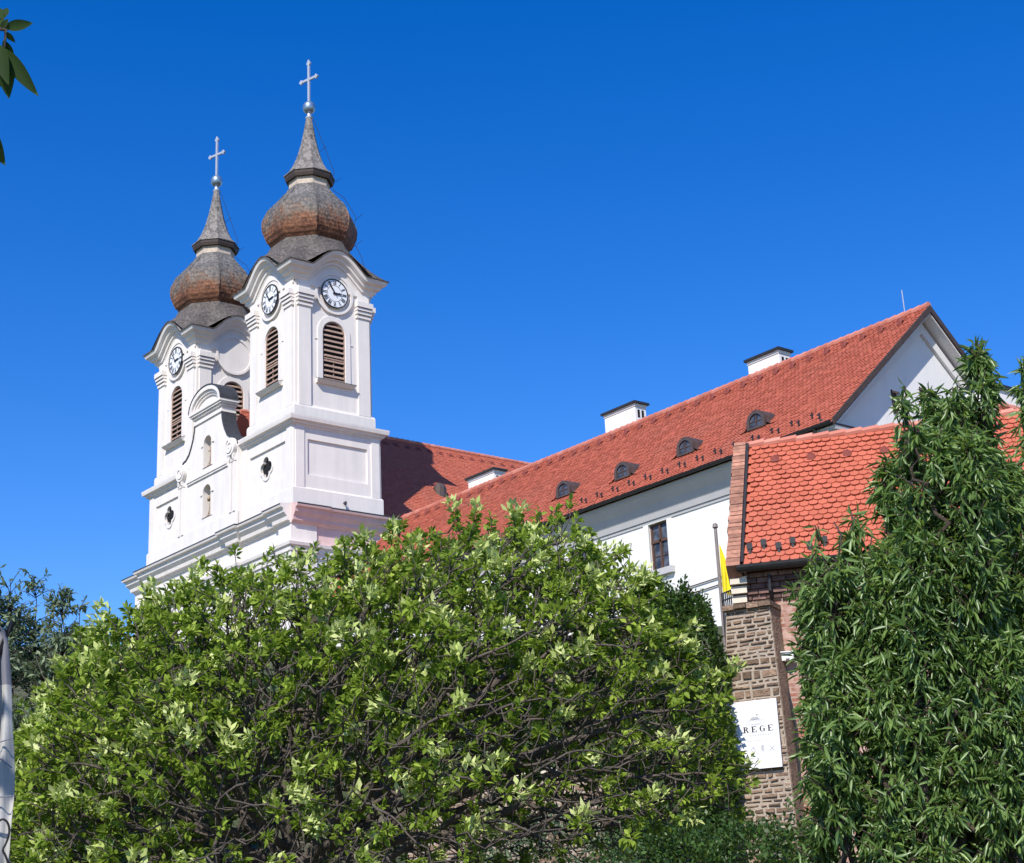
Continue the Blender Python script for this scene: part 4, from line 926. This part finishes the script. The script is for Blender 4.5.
# --- globe ash in the foreground
rtg = RT*np.array([1, 1, 0]); rtg /= np.linalg.norm(rtg)
def globe_ash():
    D = 12.4; cpx = 390; Cb = at(cpx, 830, D); fwd = Cb-EYE; fwd[2] = 0; fwd /= np.linalg.norm(fwd)
    sc = D/FPX/math.cos(rad(10))
    xs = np.array([22, 40, 75, 100, 130, 200, 300, 400, 480, 555, 595, 626, 656, 682, 700, 716])
    tops = np.array([850, 755, 680, 642, 622, 592, 572, 556, 540, 532, 552, 588, 636, 680, 735, 780])
    zt_ = np.array([at(x, y, D)[2] for x, y in zip(xs, tops)])
    bot = np.interp(xs, [0, 300, 600, 760], [930, 925, 850, 785]); zb_ = np.array([at(x, y, D)[2] for x, y in zip(xs, bot)])
    aa = (xs-cpx)*sc
    base_ = np.array([*(Cb+rtg*(300-cpx)*sc)[:2], 0.]); g = float(ground_z(base_[0], base_[1]))
    t = thing('globe_ash_tree', 'round-headed ash tree with pale flower clusters and many bare twigs in front', 'tree', (base_[0], base_[1], g))
    off = np.array([base_[0], base_[1], g]); DEP = 2.3
    def sample(n, shell):
        out = []
        while len(out) < n:
            a = RNG.uniform(aa[0], aa[-1]); b = RNG.uniform(-1, 1); z0, z1 = np.interp(a, aa, zb_), np.interp(a, aa, zt_)
            e = math.sqrt(max(0, 1-abs(2*(a-aa[0])/(aa[-1]-aa[0])-1)**2.4))
            u_ = RNG.uniform(0, 1)**.75; zz = u_*math.sqrt(max(0, 1-b*b)); 
            rr = math.sqrt(b*b+u_*u_*(1-b*b))
            if RNG.uniform() > rr**shell: continue
            p = Cb+rtg*a+fwd*b*DEP*max(.25, e); p[2] = z0+(z1-z0)*zz
            out.append((*p, rr, (a-aa[0])/(aa[-1]-aa[0]), b))
        return np.array(out)
    at_ = sample(13000, 1.6); A = at_[:, :3]-off
    hub = Cb+rtg*(300-cpx)*sc; hub[2] = at(300, 870, D)[2]
    st = [(np.array([0, 0, -.1]), -1)]; H = hub[2]-g
    for i in range(1, 9): st.append((np.array([.05*math.sin(i), .04*math.cos(i*2), H*i/8]), i-1))
    pos, par = colonize(A, st, .085, 2.6, .105, 200)
    # short upright shoots at and just below every tip
    N0 = len(pos); nch = np.bincount(par[par >= 0], minlength=N0); ends = np.where(nch == 0)[0]
    ps, pr = list(pos), list(par); shoots = []
    mids = np.where(nch == 1)[0]; mids = mids[mids > 60]; extra = RNG.choice(mids, min(len(mids), 2200), replace=False)
    for e in np.concatenate([ends, extra]):
        d = pos[e]-pos[par[e]]; d /= np.linalg.norm(d)+1e-9; out = pos[e]-np.array([0, 0, H]); out /= np.linalg.norm(out)+1e-9
        for q in range(2 if e in set() else (2 if nch[e] == 0 else 1)):
            v = d*.45+out*.45+np.array([0, 0, .38])+RNG.normal(size=3)*.36; v /= np.linalg.norm(v); c = int(e); L_ = RNG.uniform(.04, .085)
            for q2 in range(RNG.integers(1, 4)+(RNG.uniform() < .04)*2):
                v2 = v+RNG.normal(size=3)*.15; ps.append(ps[c]+v2/np.linalg.norm(v2)*L_); pr.append(c); c = len(ps)-1
    pos, par = np.array(ps), np.array(pr)
    tips, r = branch_mesh('trunk', pos, par, .0036, 2.55, 'bark', t, rmax=.15)
    T_ = pos[tips]; d_ = pos[tips]-pos[par[tips]]; d_ /= np.linalg.norm(d_, axis=1)[:, None]
    # leafiness: dense over the top and the left flank, sparse low in front and to the right
    rel = (T_+off-Cb); fa = (rel@rtg-aa[0])/(aa[-1]-aa[0]); zt2 = np.interp(rel@rtg, aa, zt_); zb2 = np.interp(rel@rtg, aa, zb_); hh = ((T_+off)[:, 2]-zb2)/(zt2-zb2)
    nz2 = .5+.5*np.sin(T_[:, 0]*2.1+1)*np.sin(T_[:, 1]*1.7+2)*np.sin(T_[:, 2]*2.6)
    dens = np.clip(.20+.50*np.clip((hh-.25)/.5, 0, 1)+.5*np.clip((.40-fa)/.35, 0, 1)+.5*(nz2-.5),   .28, .92)
    keep = RNG.uniform(size=len(T_)) < dens
    T_, d_ = T_[keep], d_[keep]
    P, Dn, L, Wd = [], [], [], []
    bl = (RNG.uniform(size=len(T_)) < .14)
    for p, d, b in zip(T_, d_, bl):
        k = RNG.integers(14, 24)
        U_ = unit(k)
        for j in range(k):
            dd = d*.5+U_[j]*.85+np.array([0, 0, .12]); dd /= np.linalg.norm(dd)
            P.append(p-d*RNG.uniform(0, .07)+dd*.012); Dn.append(dd+np.array([0, 0, -.25])*RNG.uniform()); l_ = RNG.uniform(.038, .078); L.append(l_); Wd.append(l_*RNG.uniform(.38, .54))
    # leaflets along the leafy twigs below the tips
    leaves('crown', np.array(P), np.array(Dn), np.array(L), np.array(Wd), 'ash', t)
    P, Dn, L, Wd = [], [], [], []
    for p, d in zip(T_[bl], d_[bl]):
        for j in range(34):
            dd = d*.7+unit(1)[0]*.75+np.array([0, 0, .2]); P.append(p+unit(1)[0]*.05+d*.05); Dn.append(dd); l_ = RNG.uniform(.04, .085); L.append(l_); Wd.append(l_*RNG.uniform(.3, .55))
    o = leaves('blossom', np.array(P), np.array(Dn), np.array(L), np.array(Wd), 'bloom', t, small=True); o['kind'] = 'stuff'
    print('ash nodes', len(pos), 'tips', len(tips), 'leafy', len(T_), 'leaves', len(P))
globe_ash()
# --- plume-shaped trees: stems with drooping leaves
def plume_tree(name, label, plumes, D, mat, bark, leaf_l, ratio, per_m, base_px, depth=.35, droop=.9, small=False, twig_r=.006, gap=0., fill=1., tuft=True, topr=.22, stem=1.):
    b0 = at(base_px, 863, D); g = float(ground_z(b0[0], b0[1])); off = np.array([b0[0], b0[1], g])
    t = thing(name, label, 'tree', tuple(off)); sc = D/FPX*1.03
    tr = MB(); tr.smooth = True; P, Dn, L, Wd = [], [], [], []
    fwd = b0-EYE; fwd[2] = 0; fwd /= np.linalg.norm(fwd)
    trunk_top = off+np.array([0, 0, max(.7, .22*(at(base_px, 500, D)[2]-g))])
    tr.tube([np.zeros(3)-np.array([0, 0, .1]), (trunk_top-off)], [.11*D/9, .075*D/9], 8)
    for (tx, ty, bx, by, rp, dz) in plumes:
        top = at(tx, ty, D+dz); bot = at(bx, by, D+dz); n = 14; r = rp*sc*fill
        mid = [bot+(top-bot)*i/n+np.array([RNG.normal()*.03, RNG.normal()*.03, 0])*(i < n) for i in range(n+1)]
        tr.tube([trunk_top-off, (trunk_top-off)*.4+(mid[0]-off)*.6+np.array([0, 0, -.12])]+[m_-off for m_ in mid], [.034*D/9, .024*D/9]+list(np.linspace(.022, .004, n+1)*D/9*stem), 6)
        Ln = np.linalg.norm(top-bot); nt = int(Ln/sc/rp*rp*.9*max(.6, rp/30)*per_m/12)
        for k in range(nt):
            u_ = RNG.uniform(0, 1); c = bot+(top-bot)*u_; rr = r*min(1, topr+2.6*(1-u_)*Ln/(6*r+.001)) if Ln > 2*r else r*(1-u_*.6)
            if gap and math.sin(u_*Ln*2.6+tx)*math.sin(u_*Ln*6.1+tx*.3)+RNG.normal()*.3 < gap-1: continue
            a = RNG.uniform(0, 2*math.pi); q = RNG.uniform(.15, 1)**.8
            e = c+(rtg*math.cos(a)+fwd*math.sin(a)*(1+depth))*rr*q+np.array([0, 0, RNG.uniform(-.05, .22)*r+.04])
            dirn = e-c; s0_ = c-np.array([0, 0, .35*np.linalg.norm(dirn)])
            tr.tube([s0_-off, (s0_+e)/2-off+np.array([0, 0, .02]), e-off], [twig_r*D/9*stem, twig_r*.8*D/9*stem, twig_r*.4*D/9*stem], 4)
            m_ = RNG.integers(7, 13)
            for j in range(m_):
                v = RNG.uniform(.35, 1.02); p = s0_+(e-s0_)*v
                dd = unit(1)[0]*.75+(dirn/(np.linalg.norm(dirn)+1e-6))*.35+np.array([0, 0, -droop])*RNG.uniform(.3, 1.2)
                if v > .9 and tuft: dd = dd+np.array([0, 0, .6])
                l_ = leaf_l*RNG.uniform(.65, 1.2); P.append(p-off); Dn.append(dd); L.append(l_); Wd.append(l_*ratio*RNG.uniform(.8, 1.2))
    tr.build('trunk', bark, t, recalc=False)
    leaves('crown', np.array(P), np.array(Dn), np.array(L), np.array(Wd), mat, t, small=small, wild=.9)
    print(name, len(P), 'leaves')
plume_tree('fruit_tree', 'tall green tree with long drooping narrow leaves in front of the brick house',
    [(980, 352, 985, 720, 32, 0), (981, 420, 985, 880, 44, .1), (906, 392, 914, 560, 19, -.1), (934, 396, 936, 575, 42, .1), (915, 430, 918, 570, 30, -.3), (958, 398, 968, 880, 38, -.1), (940, 440, 945, 590, 36, -.3), (975, 440, 978, 700, 42, -.3), (886, 466, 900, 640, 20, .1), (892, 490, 905, 640, 20, 0), (905, 440, 908, 880, 30, .2),
     (852, 518, 866, 720, 32, .1), (834, 522, 842, 720, 30, -.2), (818, 526, 828, 760, 30, -.1), (815, 556, 825, 880, 30, .1), (872, 536, 884, 760, 34, -.2), (850, 600, 860, 880, 44, .1), (886, 560, 892, 880, 36, -.2), (1008, 470, 1012, 880, 36, .2), (1030, 480, 1034, 880, 36, .2),
     (822, 670, 822, 900, 32, -.1), (840, 660, 840, 900, 40, -.3), (890, 660, 892, 900, 40, -.3), (935, 735, 940, 900, 40, -.3), (975, 640, 972, 900, 38, -.3), (920, 545, 922, 780, 26, -.4), (946, 600, 950, 780, 20, -.35), (906, 530, 910, 780, 26, -.3), (1010, 640, 1010, 900, 40, -.3)],
    9., 'peach', 'twig', .094, .185, 15, 900, fill=.78, gap=.88, droop=1.25)
plume_tree('fruit_tree', 'second narrow-leaved tree, mostly cut off by the right edge',
    [(1030, 365, 1040, 900, 22, .3), (1055, 330, 1060, 900, 40, .3), (1090, 380, 1090, 900, 45, .4), (1120, 420, 1120, 900, 45, .2)], 9.6, 'peach', 'twig', .098, .18, 12, 1080, fill=.78, gap=.8, droop=1.25)
plume_tree('willow_tree', 'dull grey-green loose tree at the far left behind the ash',
    [(10, 578, 20, 900, 30, 0), (35, 580, 40, 900, 30, .5), (62, 590, 60, 900, 26, -.5), (80, 605, 85, 900, 24, .4), (-15, 570, -10, 900, 34, 0), (-50, 600, -45, 900, 40, 0), (100, 640, 100, 900, 26, 1), (45, 660, 45, 900, 40, -1), (0, 660, 0, 900, 40, -1), (130, 650, 130, 900, 30, 1.5)],
    24., 'olive', 'twig', .11, .34, 26, 30, small=True, droop=.5, fill=.95, gap=.85, tuft=False, topr=.55, stem=.45)
# --- clipped shrubs
def shrub(name, label, px, py, D, rx, rz, mat, n, leaf, sq=2.6, cat='shrub', group=None, depth=1.0, shell=.55):
    c = at(px, py, D); g = float(ground_z(c[0], c[1])); top = c[2]+rz; t = thing(name, label, cat, (c[0], c[1], g), group)
    fwd = c-EYE; fwd[2] = 0; fwd /= np.linalg.norm(fwd)
    hz = (top-g)/2; cz_ = hz
    u_ = unit(n); s = (np.abs(u_)**sq).sum(1)**(-1/sq); rad_ = RNG.uniform(shell, 1, n)**.45
    bump_ = 1+.12*np.sin(u_[:, 0]*9+px)*np.sin(u_[:, 2]*8+u_[:, 1]*7)
    L3 = u_*s[:, None]*rad_[:, None]*bump_[:, None]
    P = L3[:, :1]*rtg*rx+L3[:, 1:2]*fwd*rx*depth+np.array([0, 0, 1])*(L3[:, 2:]*hz+cz_)
    Dn = u_*.6+unit(n)*.8+np.array([0, 0, .2]); l_ = leaf*RNG.uniform(.6, 1.3, n)
    leaves('foliage', P, Dn, l_, l_*RNG.uniform(.4, .65, n), mat, t, small=True)
    tr = MB()
    for k in range(14):
        a = RNG.uniform(0, 6.28); q = RNG.uniform(.2, .7)
        e = rtg*rx*q*math.cos(a)+fwd*rx*depth*q*math.sin(a)+np.array([0, 0, hz*RNG.uniform(1.0, 1.6)]); tr.tube([(0, 0, -.1), e*.5+np.array([0, 0, .1]), e], [.04, .025, .01], 5)
    tr.build('stem', 'twig', t, recalc=False)
shrub('clipped_shrub', 'dense clipped green shrub standing against the left end of the stone wall', 675, 642, 27.2, .80, .84, 'hedge', 30000, .085, sq=3., shell=.75)
shrub('clipped_shrub', 'brownish topped shrub left of the clipped green shrub', 652, 660, 28.0, .85, .82, 'autumn', 24000, .08, sq=3., shell=.75)
shrub('low_shrub', 'low spreading green bush at the foot of the sign wall', 745, 842, 21., .8, .30, 'hedge', 9000, .07, sq=2.2)
shrub('low_shrub', 'low dark bush under the right edge of the ash tree', 660, 845, 20., .9, .42, 'hedge', 9000, .07, sq=2.2)
shrub('low_shrub', 'low bush beneath the ash tree crown, left of the dark bush', 560, 850, 21., 1.2, .5, 'olive', 9000, .07, sq=2.2)
shrub('low_shrub', 'leafy bush at the base of the right fruit tree', 800, 862, 15., .5, .42, 'hedge', 7000, .06, sq=2.2)
for i, (px, py, D) in enumerate(((150, 760, 34), (270, 730, 40), (400, 720, 42), (520, 715, 40), (600, 720, 36))):
    shrub('hillside_shrub', ['dark bush on the slope behind the left flank of the ash tree', 'bush on the slope seen through the middle twigs, under the left tower', 'bush on the slope behind the ash tree, under the right tower', 'bush on the slope behind the ash tree, below the nave roof', 'bush on the slope behind the ash tree, below the white wing'][i], px, py, D, 1.8, 1.0, 'olive' if i % 2 else 'hedge', 6000, .16, sq=2.2, group='bushes on the slope behind the ash tree')
# --- tree at the left edge whose twig hangs into view
def left_tree():
    D = 3.6; b0 = at(-330, 860, D+.6); off = np.array([b0[0], b0[1], float(ground_z(b0[0], b0[1]))])
    t = thing('overhanging_tree', 'dark leafy twig hanging in from a tree beyond the top left corner', 'tree', tuple(off))
    tr = MB(); tr.smooth = True
    top = at(-330, 0, D+.6); k = at(-200, 10, D+.2); e1 = at(-40, 22, D); e2 = at(6, 30, D); e3 = at(3, 62, D)
    tr.tube([np.array([0, 0, -.1]), (top-off)*.5+np.array([.03, 0, 0]), top-off, at(-350, -200, D+.6)-off], [.09, .075, .06, .04], 10)
    tr.tube([(top-off)*.85, k-off, e1-off, e2-off, e3-off], [.03, .016, .008, .005, .003], 6)
    tr.tube([e1-off, at(-22, 90, D)-off, at(-6, 120, D)-off], [.006, .004, .003], 6)
    P, Dn, L, Wd = [], [], [], []
    spec = [((3, 48), (34, 93), 1.), ((3, 50), (8, 96), .95), ((4, 28), (33, 22), .72), ((3, 55), (-6, 92), .9), ((2, 20), (6, 5), .4), ((4, 32), (16, 42), .4), ((0, 45), (4, 80), .8), ((-4, 40), (-12, 84), 1.), ((2, 28), (-10, 2), .8), ((-16, 122), (2, 165), 1.), ((-18, 116), (-30, 160), 1.), ((3, 40), (14, 60), .5), ((1, 30), (8, 18), .45)]
    for a, b, s in spec:
        p = at(*a, D); q = at(*b, D+RNG.uniform(-.04, .04)); P.append(p-off); Dn.append(q-p); l_ = np.linalg.norm(q-p); L.append(l_); Wd.append(min(.040, l_*.42)*RNG.uniform(.9, 1.15))
    for i in range(260):
        c = at(RNG.uniform(-420, -60), RNG.uniform(-260, 60), D+RNG.uniform(-.3, .9)); P.append(c-off); Dn.append(unit(1)[0]+np.array([0, 0, -.8])); L.append(RNG.uniform(.08, .13)); Wd.append(.035)
    for i in range(30):
        a = at(RNG.uniform(-350, -330), RNG.uniform(-180, 0), D+.6); tr.tube([a-off, at(RNG.uniform(-400, -100), RNG.uniform(-240, 20), D+RNG.uniform(-.2, .8))-off], [.01, .003], 4)
    tr.build('trunk', 'twig', t, recalc=False); leaves('crown', np.array(P), np.array(Dn), np.array(L), np.array(Wd), 'darkleaf', t, face=-FW*2.5, wild=.5, fine=True)
left_tree()

# ------------------------------------------------------------------ fabric banner at the left edge
def smooth_path(p, it=2):
    for _ in range(it): p = [p[0]]+[q for a, b in zip(p[:-1], p[1:]) for q in (a*.75+b*.25, a*.25+b*.75)]+[p[-1]]
    return p
def banner():
    D = 5.2; b0 = at(-16, 863, D); off = np.array([b0[0], b0[1], 0.])
    t = thing('feather_banner', 'grey and white fabric banner with black script at the left edge', 'banner', tuple(off))
    zt_ = at(-2, 622, D)[2]; MB().tube([(0, 0, 0), (0, 0, zt_*.96), (.05*rtg[0], .05*rtg[1], zt_)], [.022, .014, .01], 8).lathe([(.3, 0), (.3, .03), (.05, .07)], 16).build('pole', 'iron', t)
    ed = [(622, -3), (628, 5), (640, 9), (685, 10.5), (745, 13), (800, 13), (830, 12), (863, 10), (960, 9), (1100, 8)]
    def edge(y): return np.interp(y, [e[0] for e in ed], [e[1] for e in ed])
    sp = np.array([-RT[1], RT[0], 0]); V = []; ys = np.linspace(622, 1060, 50); nj = 10
    for y in ys:
        for j in range(nj+1):
            px = -15+(edge(y)+15)*j/nj; p = at(px, y, D)-off; wv = .012*math.sin(j*1.1+y*.021)+.008*math.sin(y*.06+j*.5)
            V.append(p+sp*wv)
    V = np.array(V); k = len(V); n1 = nj+1; W_ = np.concatenate([V, V+sp*.003]); mb = MB(); mb.smooth = True; fs = []; ms = []
    for i in range(len(ys)-1):
        for j in range(nj):
            a = i*n1+j; mt = 0 if ys[i] < 684 else 1
            for o_ in (0, k): fs.append((a+o_, a+1+o_, a+n1+1+o_, a+n1+o_)); ms.append(mt)
    mb.add(W_, fs); mb.m = ms; mb.build('cloth', ['bannergrey', 'bannerwhite'], t, recalc=False)
    s_ = MB(); pts = [at(x, y, D-.03)-off for x, y in ((-6, 826), (2, 818), (8, 822), (10, 832), (6, 844), (2, 850), (6, 856), (9, 866), (4, 880), (-4, 884))]; s_.tube(smooth_path(pts), .0035, 6)
    s_.build('script', 'ink', t)
    for ln in (((-10, 796), (0, 797), (12, 796)), ((-10, 748), (0, 742), (12, 738)), ((-10, 752), (2, 760), (12, 768))):
        MB().tube([at(x, y, D-.03)-off for x, y in ln], .002, 5).build('seam', 'bannergrey', t)
banner()
